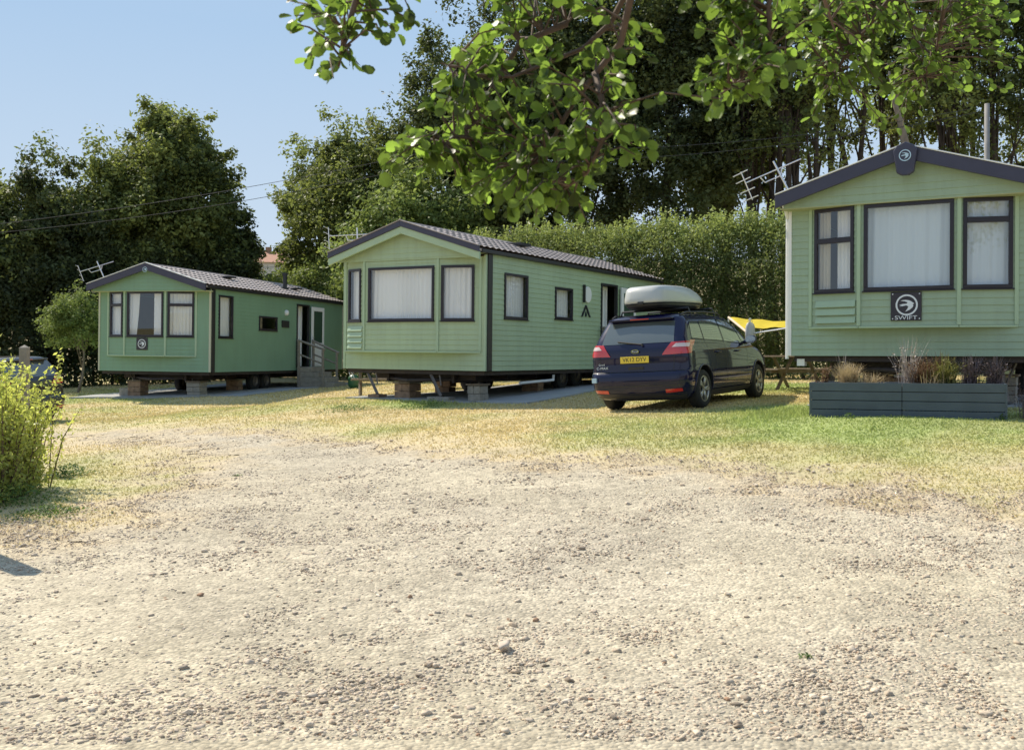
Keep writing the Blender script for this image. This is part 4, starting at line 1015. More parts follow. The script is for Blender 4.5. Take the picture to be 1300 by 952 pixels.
STRAW = mat('dead_straw', (.58,.46,.27), .8, var=.4, vscale=30, transl=.2); RUSTG = mat('rusty_stems', (.27,.16,.09), .8, var=.4, vscale=30, transl=.2); OLIVE = mat('olive_leaves', (.26,.26,.07), .7, var=.4, vscale=20, transl=.25)
LAV = mat('purple_grey_stems', (.19,.145,.15), .8, var=.4, vscale=30); GREYT = mat('grey_dead_twigs', (.45,.39,.35), .85)
def tuftplant(name, label, cat, a, b, n, h, sp, m, seed, wd=.004, droop=.5, base=None, leafy=0, group=None):
    rr = random.Random(seed); mb = MB()
    for i in range(n):
        an = rr.random()*6.283; hh_ = h*rr.uniform(.5, 1.05); l = sp*rr.random(); x0_, y0_ = rr.gauss(0, sp*.18), rr.gauss(0, sp*.12); wd_ = wd*rr.uniform(.7, 1.4)
        pts = []
        for k in range(5):
            t = k/4; pts.append(Vector((x0_+math.cos(an)*l*t**1.6, y0_+math.sin(an)*l*t**1.6, hh_*(t-droop*.35*t**3*(l/sp)))))
        px_ = Vector((-math.sin(an), math.cos(an), 0)); vs = []
        for k, p in enumerate(pts):
            ww = wd_*(1-.7*k/4); vs += [p-px_*ww, p+px_*ww]
        mb.add(vs, [(2*k, 2*k+1, 2*k+3, 2*k+2) for k in range(4)])
        for q in range(leafy):
            t = rr.uniform(.35, 1); p = pts[min(4, int(t*4))]; a2 = rr.random()*6.28; s = rr.uniform(.012, .03); e = Vector((math.cos(a2), math.sin(a2), rr.uniform(-.3, .8)))*s; f_ = Vector((-e.y, e.x, e.z*.3))*.5
            mb.add([p, p+e*.5+f_, p+e, p+e*.5-f_], [(0, 1, 2, 3)])
    o = mb.build(name, m); 
    if base is None:
        p = Matrix.Translation((pl.x, pl.y, pz))@Matrix.Rotation(ang, 4, 'Z')@Vector((a, b, zt-.07)); o.location = p
    else: o.location = base
    return set_tag(o, label, cat, group)
tuftplant('dried_grass', 'pale straw clump of dried grass at the left end of the planter', 'plant', .50, .30, 420, .36, .30, STRAW, 1)
tuftplant('dried_grass', 'low straw tuft spilling over the planter edge beside the pale clump', 'plant', .82, .30, 120, .22, .34, STRAW, 2)
tuftplant('seedhead_stems', 'orange brown upright seed stems at the planter left corner', 'plant', .16, .4, 26, .36, .12, RUSTG, 3, leafy=14)
tuftplant('dried_grass', 'thin rusty tuft leaning out over the left end of the planter', 'plant', .05, .3, 26, .25, .30, RUSTG, 33)
tuftplant('bare_shrub', 'grey leafless twiggy shrub standing in the middle of the planter below the emblem plate', 'shrub', 1.28, .3, 90, .72, .36, GREYT, 4, wd=.0028, droop=.1, leafy=4)
tuftplant('rusty_shrub', 'rust brown bushy plant in the planter centre', 'plant', 1.45, .35, 170, .44, .38, RUSTG, 5, leafy=7)
tuftplant('olive_shrub', 'olive yellow arching plant right of centre in the planter', 'plant', 1.78, .32, 200, .50, .38, OLIVE, 6, leafy=6, droop=.9)
tuftplant('lavender', 'purple grey lavender stems toward the right of the planter', 'plant', 2.10, .34, 170, .46, .28, LAV, 7, leafy=6, droop=.2)
tuftplant('lavender', 'purple grey faded stems at the right end of the planter', 'plant', 2.40, .34, 160, .44, .26, LAV, 8, leafy=6, droop=.2)
tuftplant('rusty_shrub', 'tangled brown stems filling the planter between the grey twigs and the olive plant', 'plant', 1.62, .5, 160, .52, .45, RUSTG, 15, leafy=6)
tuftplant('dried_grass', 'thin tan grass arching over the planter front edge beside the olive plant', 'plant', 1.62, .12, 40, .30, .35, STRAW, 16, droop=1.6)
tuftplant('dried_stalks', 'pale stalks standing left of centre in the planter behind the straw clump', 'plant', .42, .55, 30, .52, .22, GREYT, 9, wd=.003, droop=.1)
bx, by = hit(1292, 528); tuftplant('bare_shrub', 'dark purple twiggy shrub growing past the right end of the planter', 'shrub', 0, 0, 110, .62, .36, LAV, 10, leafy=6, base=(6.95, 13.75, g1(6.95, 13.75)))
mb = MB(); mb.box(-.1, .1, -.06, .06, 0, .05); o = mb.build('white_item', WHITE, bevel=.012); p_ = VM[3]@Vector((-.25, .75, 0)); o.location = (p_.x, p_.y, g1(p_.x, p_.y)+.42);  # small white oblong set under the caravan
# white item stands on a low block
mb = MB(); mb.box(-.16, .16, -.12, .12, -.02, .42); o2 = mb.build('concrete_block', BRICK, bevel=.01); o2.location = (p_.x, p_.y, g1(p_.x, p_.y)); set_tag(o2, 'block under the nearest caravan carrying a small white item', 'block'); set_tag(o, 'small bright white item under the nearest caravan behind the planter', 'item')

# ------------------------------------------------------------------ picnic tables, gas bottle, awning, bag, posts
def picnic(label, x, y, rot):
    root = empty('picnic_table', label, 'picnic table', (x, y, g1(x, y)), (0, 0, rot), group='timber picnic tables')
    mb = MB()
    for i in range(4): mb.box(-.8, .8, -.34+i*.17, -.34+i*.17+.155, .70, .735)
    mb.build('table_top', WOOD, root, bevel=.004)
    for s in (-1, 1):
        mb = MB(); mb.box(-.8, .8, s*.68-.12, s*.68+.12, .42, .455); mb.build('seat', WOOD, root, bevel=.004)
    for xx in (-.55, .55):
        for s in (-1, 1):
            mb = MB(); mb.tube([(xx, s*.62, 0), (xx, s*.2, .70)], .045, 4); mb.build('leg', WOOD, root)
        mb = MB(); mb.box(xx-.02, xx+.02, -.78, .78, .36, .42); mb.build('crossbar', WOOD, root)
picnic('dark timber picnic table partly hidden by the front of the navy car', 5.95, 22.6, R(-65))
picnic('timber picnic table on the grass seen beneath the middle caravan', -3.6, 28.2, R(8))
picnic('timber picnic table farther back, seen beneath the middle caravan right of its brick pier', -1.3, 29.6, R(5))
CAN = mat('orange_can', (.6,.14,.05), .4)
GAS = mat('green_gas_bottle', (.03,.12,.05), .4, var=.2); x, y = hit(449, 493)
gb = empty('gas_bottle', 'dark green round gas bottle with white hose, at the rear corner of the farthest caravan', 'gas bottle', (x, y, g1(x, y)))
mb = MB(); mb.lathe([(0,.0),(.13,.0),(.13,.03),(.17,.06),(.185,.12),(.185,.30),(.17,.37),(.10,.43),(.04,.45),(0,.45)], 24); mb.build('cylinder', GAS, gb, smooth=True)
mb = MB(); mb.tube([(.0, 0, .45), (0, 0, .52)], .03, 8); mb.tube([(-.09,0,.43),(-.08,0,.53),(.08,0,.53),(.09,0,.43)], .012, 6); mb.build('valve', STEEL, gb)
mb = MB(); mb.tube([(.0,-.02,.5),(-.1,-.1,.6),(-.12,-.15,.5),(-.05,-.2,.35),(.06,-.2,.3),(.02,-.2,.42),(-.1,-.2,.62),(-.05,-.1,.75)], .012, 6); mb.build('hose', WHITE, gb, smooth=True)
# yellow awning beside the nearest caravan
YEL = mat('yellow_canvas', (.72,.58,.03), .8, var=.15, vscale=8, transl=.35)
M3 = VM[3]; Mi = M3.inverted()
def wpt(px, py, dep): return Vector(((px-650)/F*dep, dep, EYE+(HZ-py)/F*dep))
A = wpt(925, 403, 22.3); B = wpt(951, 424, 21.0); Cc = M3@Vector((-HWD-.01, 5.0, .66)); Dd = M3@Vector((-HWD-.01, 3.4, .68))
aw = empty('awning', 'yellow canvas awning sheet on pale poles, between the navy car and the nearest caravan', 'awning', Cc)
mb = MB(); n = 22; vs = []
for j in range(9):
    for i in range(n+1):
        s_, t_ = i/n, j/8; p = (A*(1-s_)+Cc*s_)*(1-t_)+(A.lerp(B, .7)*(1-s_)+Dd*s_)*t_
        p = p+Vector((0, 0, -.05*math.sin(math.pi*s_)*(.6+.4*math.sin(t_*9))+.012*math.sin(s_*30+t_*4))); vs.append(p-Cc)
mb.add(vs, [(j*(n+1)+i, j*(n+1)+i+1, (j+1)*(n+1)+i+1, (j+1)*(n+1)+i) for j in range(8) for i in range(n)]); o = mb.build('canopy', YEL, aw, smooth=True); sm = o.modifiers.new('s', 'SOLIDIFY'); sm.thickness = .004
mb = MB(); mb.tube([A-Cc, B-Cc], .025, 8); mb.build('end_pole', WOODG if False else mat('pale_wood_pole', (.62,.50,.36), .6), aw)
mb = MB(); mb.tube([B-Cc, Dd-Cc], .016, 8); mb.build('side_pole', ALU, aw)
gpt = Vector((B.x+.02, B.y, g1(B.x, B.y))); mb = MB(); mb.tube([gpt-Cc, B+Vector((.02, 0, .33))-Cc], .018, 8); mb.build('upright', ALU, aw); mb = MB(); gpa = Vector((A.x, A.y, g1(A.x, A.y))); mb.tube([gpa-Cc, A-Cc], .018, 8); mb.build('upright', ALU, aw)
mb = MB(); 
for k in range(7):
    pass
bagp = B+Vector((.01, -.05, .24)); M = Matrix.Translation((0, 0, 0))
vs = []; rows = [(0.0,.03,.02),(-.04,.07,.03),(-.10,.09,.045),(-.2,.105,.06),(-.3,.11,.065),(-.38,.08,.06),(-.40,.03,.03)]; n = 16; rr = random.Random(4)
for z, rx, ry in rows:
    for i in range(n): a = 2*math.pi*i/n; q = 1+rr.uniform(-.12, .12); vs.append((rx*q*math.cos(a), ry*q*math.sin(a), z))
mb.add(vs, [(j*n+i, (j+1)*n+i, (j+1)*n+(i+1) % n, j*n+(i+1) % n) for j in range(len(rows)-1) for i in range(n)])
mb.tube([(-.05, 0, 0), (-.02, 0, .07), (.02, 0, .07), (.05, 0, 0)], .006, 5)
o = mb.build('carrier_bag', mat('white_plastic_bag', (.5,.5,.5), .5, transl=.2), smooth=True); o.location = bagp; set_tag(o, 'white plastic bag hanging from the awning pole above the car mirror', 'bag')
# garden post in the bush
x, y = -6.35, 13.4; mb = MB(); mb.box(-.05, .05, -.05, .05, -.1, 1.62); mb.add([(-.05,-.05,1.62),(.05,-.05,1.62),(.05,.05,1.62),(-.05,.05,1.62),(0,0,1.66)], [(0,1,4),(1,2,4),(2,3,4),(3,0,4)])
o = mb.build('fence_post', WOODG, bevel=.004); o.location = (x, y, g1(x, y)); set_tag(o, 'weathered square timber post standing in the leafy bush at the left edge', 'post')

x, y = -4.80, 8.65; mb = MB(); mb.box(-.07, .07, -.07, .07, -.1, 2.05); mb.add([(-.07,-.07,2.05),(.07,-.07,2.05),(.07,.07,2.05),(-.07,.07,2.05),(0,0,2.1)], [(0,1,4),(1,2,4),(2,3,4),(3,0,4)])
o = mb.build('fence_post', WOODG, bevel=.004); o.location = (x, y, g1(x, y)); set_tag(o, 'tall timber post just past the left edge, its shadow lying on the gravel', 'post')
# ------------------------------------------------------------------ vegetation
def leaves(rr, P, Nrm, size, aspect=.55, curl=.0):
    n = len(P); a = rr.normal(size=(n, 3)); a -= Nrm*(a*Nrm).sum(1, keepdims=True); a /= np.linalg.norm(a, axis=1, keepdims=True)+1e-9
    b = np.cross(Nrm, a); s = size[:, None]
    V = np.stack([P-a*s, P-b*s*aspect+Nrm*s*curl, P+a*s, P+b*s*aspect+Nrm*s*curl], 1)
    return V.reshape(-1, 3)
def unit(rr, n): v = rr.normal(size=(n, 3)); return v/np.linalg.norm(v, axis=1, keepdims=True)
def crown_points(rr, centre, rad, nclump, nleaf, cr, shell=.55, flat=1.0, hollow=False):
    d = unit(rr, nclump); d[:, 2] = np.where(d[:, 2] < -.5, -d[:, 2]*.6, d[:, 2]); rad = np.array(rad)
    rr_ = shell+(1-shell)*rr.rand(nclump, 1)**.6; lump = 1+.16*np.sin(d[:, :1]*4.3+centre[2])*np.cos(d[:, 1:2]*3.9+d[:, 2:]*3)+.05*np.clip(rr.normal(size=(nclump, 1)), -1.5, 1)
    cc = d*rr_*rad*lump; cs = cr*(.55+.9*rr.rand(nclump))
    k = rr.randint(0, nclump, nleaf); q = unit(rr, nleaf); rad_l = (rr.rand(nleaf)**.45)
    ns_ = 7; sd_ = unit(rr, nclump*ns_)*(.35+.75*rr.rand(nclump*ns_, 1)); sk = rr.randint(0, ns_, nleaf)+k*ns_; ssz = (.18+.38*rr.rand(nclump*ns_))[sk][:, None]; g_ = rr.normal(size=(nleaf, 3))*.40; gl = np.linalg.norm(g_, axis=1, keepdims=True); g_ = g_/gl*np.minimum(gl, .62+.12*rr.rand(nleaf, 1)); q = g_/(np.linalg.norm(g_, axis=1, keepdims=True)+1e-6)
    outw = cc[k]/(np.linalg.norm(cc[k], axis=1, keepdims=True)+1e-6)
    P = cc[k]+(sd_[sk]+g_*ssz*1.7)*(cs[k])[:, None]*np.array([1.05, 1.05, .8*flat])+outw*((g_*outw).sum(1, keepdims=True).clip(0)*cs[k][:, None]*.45)
    Nn = q*.5+unit(rr, nleaf)*.7+np.array([0, 0, .45]); Nn /= np.linalg.norm(Nn, axis=1, keepdims=True)
    tint = np.clip(.85*(rr.rand(nclump)**1.3)[k]+.35*rr.rand(nleaf)-.08, 0, 1)
    return P, Nn, tint, cc, cs
def tree(name, label, x, y, top, rx, ry, rz_, seed, lm, bark, nclump=70, nleaf=34000, ls=.11, cr=None, trunk_r=.22, shell=.5, group=None, trunks=1, flat=1, cbase=None, cat='tree'):
    rr = np.random.RandomState(seed); z0 = g1(x, y); cz = top-rz_
    root = empty(name, label, cat, (x, y, z0), group=group)
    c = np.array([0, 0, cz-z0]); nclump = int(nclump*2.4); nleaf = int(nleaf*1.7); ls = ls*.82; cr = (cr or min(rx, rz_)*.30)*1.08
    P, Nn, tint, cc, cs = crown_points(rr, c, (rx, ry, rz_), nclump, nleaf, cr, shell, flat)
    P = P+c; keep = P[:, 2] > .15; P, Nn, tint = P[keep], Nn[keep], tint[keep]
    Vv = leaves(rr, P, Nn, ls*(.6+.8*rr.rand(len(P)))); npmesh('crown', Vv, np.arange(len(Vv)).reshape(-1, 4), lm, root, tint=np.repeat(tint, 4))
    mb = MB(); r_ = random.Random(seed)
    for t in range(trunks):
        ox, oy = (r_.uniform(-.5, .5), r_.uniform(-.4, .4)) if trunks > 1 else (0, 0)
        tip = Vector((ox*2.2+r_.uniform(-.4, .4), oy*2, c[2]+rz_*.45)); b0 = Vector((ox, oy, -.15)); mid = b0.lerp(tip, .5)+Vector((r_.uniform(-.3, .3), r_.uniform(-.3, .3), 0))
        mb.tube([b0, b0.lerp(mid, .5)+Vector((r_.uniform(-.1,.1),0,0)), mid, mid.lerp(tip, .5), tip], [trunk_r*1.25, trunk_r, trunk_r*.8, trunk_r*.55, trunk_r*.2], 9)
        for i in range(9):
            k = r_.randrange(len(cc)); e = Vector(cc[k]+c); tt = r_.uniform(.3, .85); s_ = b0.lerp(mid, tt*2) if tt < .5 else mid.lerp(tip, (tt-.5)*2)
            m_ = s_.lerp(e, .5)+Vector((r_.uniform(-.2,.2), r_.uniform(-.2,.2), r_.uniform(0,.5))); mb.tube([s_, m_, e], [trunk_r*.38, trunk_r*.24, trunk_r*.07], 6)
    mb.build('trunk', bark, root, smooth=True)
    return root
BARKB = mat('brown_bark', (.13,.085,.06), .85, var=.4, vscale=20, bump=.4, bscale=40)
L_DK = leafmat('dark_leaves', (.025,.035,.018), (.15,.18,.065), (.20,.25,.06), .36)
L_MID = leafmat('mid_green_leaves', (.035,.055,.018), (.29,.32,.095), (.33,.39,.09), .38)
L_LT = leafmat('light_green_leaves', (.12,.17,.05), (.28,.34,.10), (.33,.42,.10), .42)
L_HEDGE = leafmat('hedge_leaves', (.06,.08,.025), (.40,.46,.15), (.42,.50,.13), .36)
L_BUSH = leafmat('yellow_green_leaves', (.17,.20,.05), (.50,.52,.15), (.78,.84,.18), .46, .4)
L_NEAR = leafmat('alder_leaves', (.028,.030,.013), (.12,.18,.045), (.42,.66,.09), .42, .42)
def ptop(py, d): return EYE+(HZ-py)/F*d
def px2x(px, d): return (px-650)/F*d
G = 'trees beyond the caravans'
TL = [ # name,label,px,d,toppx,rx,rz,seed,mat,nclump,nleaf
 ('broadleaf_tree','tallest rounded green tree on the left, peak standing highest against the sky',222,43,138,2.25,4.3,11,L_MID,66,36000),
 ('broadleaf_tree','green tree joined to the left side of the tallest left tree, its shoulder lower',152,42,200,2.5,3.6,12,L_MID,62,32000),
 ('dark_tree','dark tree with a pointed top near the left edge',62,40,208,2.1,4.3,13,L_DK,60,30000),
 ('broadleaf_tree','broad green tree at the far left edge under the open sky',-5,40,240,2.6,3.6,14,L_MID,60,30000),
 ('dark_tree','dark tree dropping to the gap of sky, right of the tallest left tree',284,45,238,1.35,3.2,15,L_DK,44,22000),
 ('broadleaf_tree','airy green tree standing left in the middle clump beside the gap of sky',412,47,182,1.9,4.4,16,L_MID,46,24000),
 ('broadleaf_tree','rounded green tree behind the aerial of the middle caravan',465,45,165,2.7,4.6,17,L_MID,70,38000),
 ('broadleaf_tree','lighter leafy tree lower down behind the middle caravan roof peak',520,40,232,2.6,3.0,18,L_LT,60,32000),
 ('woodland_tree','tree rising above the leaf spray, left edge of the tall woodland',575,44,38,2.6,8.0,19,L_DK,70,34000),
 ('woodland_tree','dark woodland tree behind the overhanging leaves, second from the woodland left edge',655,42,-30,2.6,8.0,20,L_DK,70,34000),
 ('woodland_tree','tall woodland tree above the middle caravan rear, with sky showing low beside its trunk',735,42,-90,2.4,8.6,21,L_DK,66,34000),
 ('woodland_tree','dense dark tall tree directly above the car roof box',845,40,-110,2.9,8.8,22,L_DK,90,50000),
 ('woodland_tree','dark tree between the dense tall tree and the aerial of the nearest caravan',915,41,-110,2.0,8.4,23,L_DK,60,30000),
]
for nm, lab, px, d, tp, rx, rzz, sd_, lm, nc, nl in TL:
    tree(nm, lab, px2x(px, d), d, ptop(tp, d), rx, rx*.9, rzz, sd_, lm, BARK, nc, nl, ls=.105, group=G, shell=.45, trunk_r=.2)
# woodland at right: bare trunks below, sparse crowns high up
WR = [(965,38,'leaning dark woodland trunk left of the aerial on the nearest caravan',3), (1010,37,'multi stemmed woodland tree right behind the aerial, sky glinting between stems',4),
      (1062,39,'dark woodland tree just left of the crest of the nearest caravan roof',2), (1112,40,'slim woodland tree behind the left slope near the roof crest',2),
      (1190,38,'woodland tree standing right of the pale bare trunk',3), (1232,40,'woodland tree close left of the grey pole above the right roof slope',2), (1290,38,'woodland tree at the right edge of the photo',3), (1350,39,'woodland tree just past the right edge of the photo',2)]
for i, (px, d, lab, nt_) in enumerate(WR):
    x = px2x(px, d); top = ptop(-120-20*(i % 3), d)
    tree('woodland_tree', lab, x, d, top, 2.2, 2.2, 7.1, 60+i, L_MID if i % 3 else L_DK, BARK, 36, 8200, ls=.095, group=G, shell=.15, trunk_r=.13, trunks=nt_, cr=.62)
for i, (px, d, lab) in enumerate([(985,50,'distant dark tree filling between the trunks behind the aerial of the nearest caravan'),(1165,50,'distant dark tree seen through the stems right of the roof crest'),(1340,50,'distant dark tree at the far right edge behind the woodland')]):
    tree('woodland_tree', lab, px2x(px, d), d, ptop(60-20*(i % 2), d), 2.6, 2.0, 5.2, 90+i, L_MID, BARK, 34, 3300, ls=.12, group=G, shell=.2, trunk_r=.16, cr=.8)
# far screen of foliage at the foot of the woods
def hedge(name, label, pts, h0, h1, depth, seed, lm, n, ls=.05, shoots=0, group=None, kind=None, base=0):
    rr = np.random.RandomState(seed); P = np.array(pts, float); seg = np.diff(P, axis=0); ln = np.hypot(seg[:, 0], seg[:, 1]); cum = np.concatenate([[0], np.cumsum(ln)])
    t = rr.rand(n)*cum[-1]; k = np.clip(np.searchsorted(cum, t)-1, 0, len(ln)-1); f = (t-cum[k])/ln[k]; c = P[k]+seg[k]*f[:, None]; nr = np.stack([-seg[k][:, 1], seg[k][:, 0]], 1)/ln[k][:, None]
    hgt = h0+(h1-h0)*(t/cum[-1]); lump = (vn(t, t*0, 1.1, seed)-.5)*.9+(vn(t, t*0, .35, seed+3)-.5)*.35; H_ = hgt*(1+lump*.16)
    # mostly shell: front, top and back
    u = rr.rand(n); ang_ = u*math.pi; zz = H_*np.clip(np.abs(np.sin(ang_))**.3, 0, 1)*np.where(rr.rand(n) < .68, rr.rand(n)**.8, 1)
    sh = .72+.22*rr.rand(n)**.7+(fbm(t, zz, .8, seed+5)-.5)*1.7; off = np.where(zz < H_*.93, np.sign(np.cos(ang_))*np.maximum(np.abs(np.cos(ang_)), .75), np.cos(ang_))*depth*sh; zz = zz+(fbm(t, off, .6, seed+7)-.5)*.5*(zz > H_*.85)
    x = c[:, 0]+nr[:, 0]*off; y = c[:, 1]+nr[:, 1]*off; z = gz(x, y)+zz
    Pp = np.stack([x, y, z], 1)+rr.normal(size=(n, 3))*np.where(zz > H_*.82, .17, .08)[:, None]; Nn = np.stack([nr[:, 0]*np.cos(ang_), nr[:, 1]*np.cos(ang_), .4+0*off], 1)*.6+unit(rr, n)*.75; Nn /= np.linalg.norm(Nn, axis=1, keepdims=True)
    tint = np.clip((.30*fbm(t, zz, .6, seed+9)+.35*rr.rand(n))*np.where(zz > H_*.86, 1.6, .5), 0, 1)  # shade put into lower leaf tint; top band lightened as new growth
    Vv = [leaves(rr, Pp, Nn, ls*(.6+.8*rr.rand(n)))]; T_ = [np.repeat(tint, 4)]
    if shoots:
        ts = rr.rand(shoots)*cum[-1]; k = np.clip(np.searchsorted(cum, ts)-1, 0, len(ln)-1); f = (ts-cum[k])/ln[k]; c = P[k]+seg[k]*f[:, None]
        hg = (h0+(h1-h0)*ts/cum[-1])*(1+((vn(ts, ts*0, 1.1, seed)-.5)*.9)*.16); m = 22; o_ = (rr.rand(shoots)-.5)*depth*1.2; c = c+np.stack([-seg[k][:, 1], seg[k][:, 0]], 1)/ln[k][:, None]*o_[:, None]
        sl_ = rr.uniform(.25, .95, shoots); le = (rr.rand(shoots, 2)-.5)*.35
        tt = rr.rand(shoots, m); sx = c[:, 0, None]+le[:, :1]*tt*sl_[:, None]; sy = c[:, 1, None]+le[:, 1:]*tt*sl_[:, None]; sz = gz(c[:, 0], c[:, 1])[:, None]+hg[:, None]*.94+tt*sl_[:, None]
        Q = np.stack([sx, sy, sz], -1).reshape(-1, 3)+rr.normal(size=(shoots*m, 3))*.02; Nn = unit(rr, len(Q))+np.array([0, 0, .3]); Nn /= np.linalg.norm(Nn, axis=1, keepdims=True)
        Vv.append(leaves(rr, Q, Nn, ls*(.8+.6*rr.rand(len(Q))))); T_.append(np.full(len(Q)*4, .9))
    Vv = np.vstack(Vv); root = empty(name, label, 'hedge', (P[0][0], P[0][1], g1(*P[0])), group=group); off0 = np.array(root.location)
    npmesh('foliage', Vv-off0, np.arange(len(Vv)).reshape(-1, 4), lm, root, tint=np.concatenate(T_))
    mb = MB(); r_ = random.Random(seed)
    tot = cum[-1]; q = 0
    while q < tot:
        k = min(len(ln)-1, int(np.searchsorted(cum, q, side='right')-1)); f = (q-cum[k])/ln[k]; c = P[k]+seg[k]*f; hz_ = h0+(h1-h0)*q/tot
        b = Vector((c[0], c[1], g1(*c)-.05))-Vector(off0); mb.tube([b, b+Vector((r_.uniform(-.1,.1), r_.uniform(-.1,.1), hz_*.5)), b+Vector((r_.uniform(-.3,.3), r_.uniform(-.2,.2), hz_*.85))], [.06, .045, .015], 6); q += .7
    mb.build('stems', BARK, root)
    return root
dh = lambda px, d: (px2x(px, d), d)
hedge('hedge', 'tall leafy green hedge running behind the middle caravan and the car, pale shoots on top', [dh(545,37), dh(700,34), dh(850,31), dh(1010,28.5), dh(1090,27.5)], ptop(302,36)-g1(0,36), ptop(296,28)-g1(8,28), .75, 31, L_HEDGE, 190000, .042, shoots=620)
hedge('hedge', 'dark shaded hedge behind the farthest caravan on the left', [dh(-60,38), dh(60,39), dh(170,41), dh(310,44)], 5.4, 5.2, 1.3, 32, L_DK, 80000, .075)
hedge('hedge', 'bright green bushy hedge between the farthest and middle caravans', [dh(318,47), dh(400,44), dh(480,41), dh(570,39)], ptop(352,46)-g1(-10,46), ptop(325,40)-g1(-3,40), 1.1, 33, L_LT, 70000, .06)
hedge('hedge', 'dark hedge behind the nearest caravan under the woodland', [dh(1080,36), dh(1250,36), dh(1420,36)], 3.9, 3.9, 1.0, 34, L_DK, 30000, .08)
# small tree by the far caravan
tree('small_tree', 'small pale green tree with a thin trunk, left of the farthest caravan', px2x(98,34.5), 34.5, ptop(372,34.5), 1.05, .9, 1.15, 35, L_LT, BARKP, 36, 9000, ls=.05, trunk_r=.045, shell=.35, cr=.36)
tree('flowering_bush', 'bush with faint pink bloom behind the farthest caravan roof', px2x(300,50), 50, ptop(325,50), 1.3, 1.0, 1.5, 36, leafmat('pink_tinged_leaves', (.08,.10,.04), (.28,.20,.18), (.25,.25,.1), .35), BARK, 30, 9000, ls=.07, trunk_r=.06, cat='bush')
# pale bare trunk and grey pole behind the roof crest
x, d = px2x(1150,33), 33; root = empty('dead_tree', 'pale bare dead tree rising behind the roof crest of the nearest caravan', 'tree trunk', (x, d, g1(x, d)))
mb = MB(); z_ = lambda py: ptop(py, d)-g1(x, d); mb.tube([(.1,0,-.1),(.06,0,z_(250)),(.02,0,z_(190)),(-.18,0,z_(155)),(-.38,0,z_(128)),(-.5,.1,z_(90))], [.22,.17,.14,.10,.07,.03], 9)
mb.tube([(-.2,0,z_(155)),(-.45,0,z_(148)),(-.6,0,z_(152))], [.04,.03,.01], 6); mb.tube([(-.35,0,z_(130)),(-.1,0,z_(100)),(.1,0,z_(60))], [.05,.035,.015], 6); mb.build('trunk', BARKP, root, smooth=True)
x, d = px2x(1253,30), 30; root = empty('utility_pole', 'grey utility pole rising behind the right roof slope of the nearest caravan', 'utility pole', (x, d, g1(x, d)))
mb = MB(); hz_ = ptop(132, d)-g1(x, d); mb.tube([(0,0,-.1),(0,0,hz_)], [.09,.07], 12); mb.build('pole', mat('grey_pole', (.26,.25,.24), .8, var=.2), root, smooth=True)

PT = Vector((x, d, ptop(132, d)-.15))
def wire(label, a, b, sag):
    mb = MB(); n = 24; a, b = Vector(a), Vector(b)
    mb.tube([a.lerp(b, i/n)-a+Vector((0, 0, -sag*4*(i/n)*(1-i/n))) for i in range(n+1)], .009, 5); o = mb.build('overhead_cable', BLACKP); o.location = a; set_tag(o, label, 'cable', 'overhead cables')
def W(px, py, d): return (px2x(px, d), d, ptop(py, d))
wire('upper thin overhead cable crossing the left trees toward the middle clump', W(-150,300,33), W(620,175,33), .35)
wire('lower thin overhead cable crossing the left trees', W(-150,306,33), W(560,205,33), .4)
wire('thin cable low over the farthest caravan roof behind its flue', W(230,338,46), W(420,338,46), .05)
wire('thin cable running left from the grey pole across the woodland trunks', (PT.x-.5, PT.y, PT.z), W(700,190,30), .3)
wire('second cable from the grey pole, just below the first across the woodland', (PT.x-.3, PT.y, PT.z-.1), W(700,205,30), .3)
# distant house on the rise
x, d = px2x(350,105), 105; zb_ = g1(x, d); hp = ptop(338, d); root = empty('house', 'distant house with a terracotta roof, glimpsed in the gap between the trees', 'house', (x, d, zb_), (0, 0, R(12)))
mb = MB(); hgt = hp-zb_+.1; mb.box(-4.5, 4.5, -3, 3, -1, hgt); mb.build('wall', mat('cream_render', (.62,.58,.5), .8), root)
mb = MB(); mb.add([(-4.8,-3.3,hgt),(4.8,-3.3,hgt),(4.8,3.3,hgt),(-4.8,3.3,hgt),(-4.8,0,hgt+1.4),(4.8,0,hgt+1.4)], [(0,1,5,4),(2,3,4,5),(0,4,3),(1,2,5),(0,3,2,1)]); mb.build('roof', mat('terracotta_roof', (.42,.20,.12), .8, var=.2), root)
mb = MB(); mb.box(-1, -.4, -.3, .3, hgt+.9, hgt+1.8); mb.build('chimney', BRICK, root)
for xx in (-2.5, 1.5):
    mb = MB(); mb.box(xx, xx+1.1, -3.04, -3.01, hgt-1.6, hgt-.5); mb.build('window', CGLASS, root)

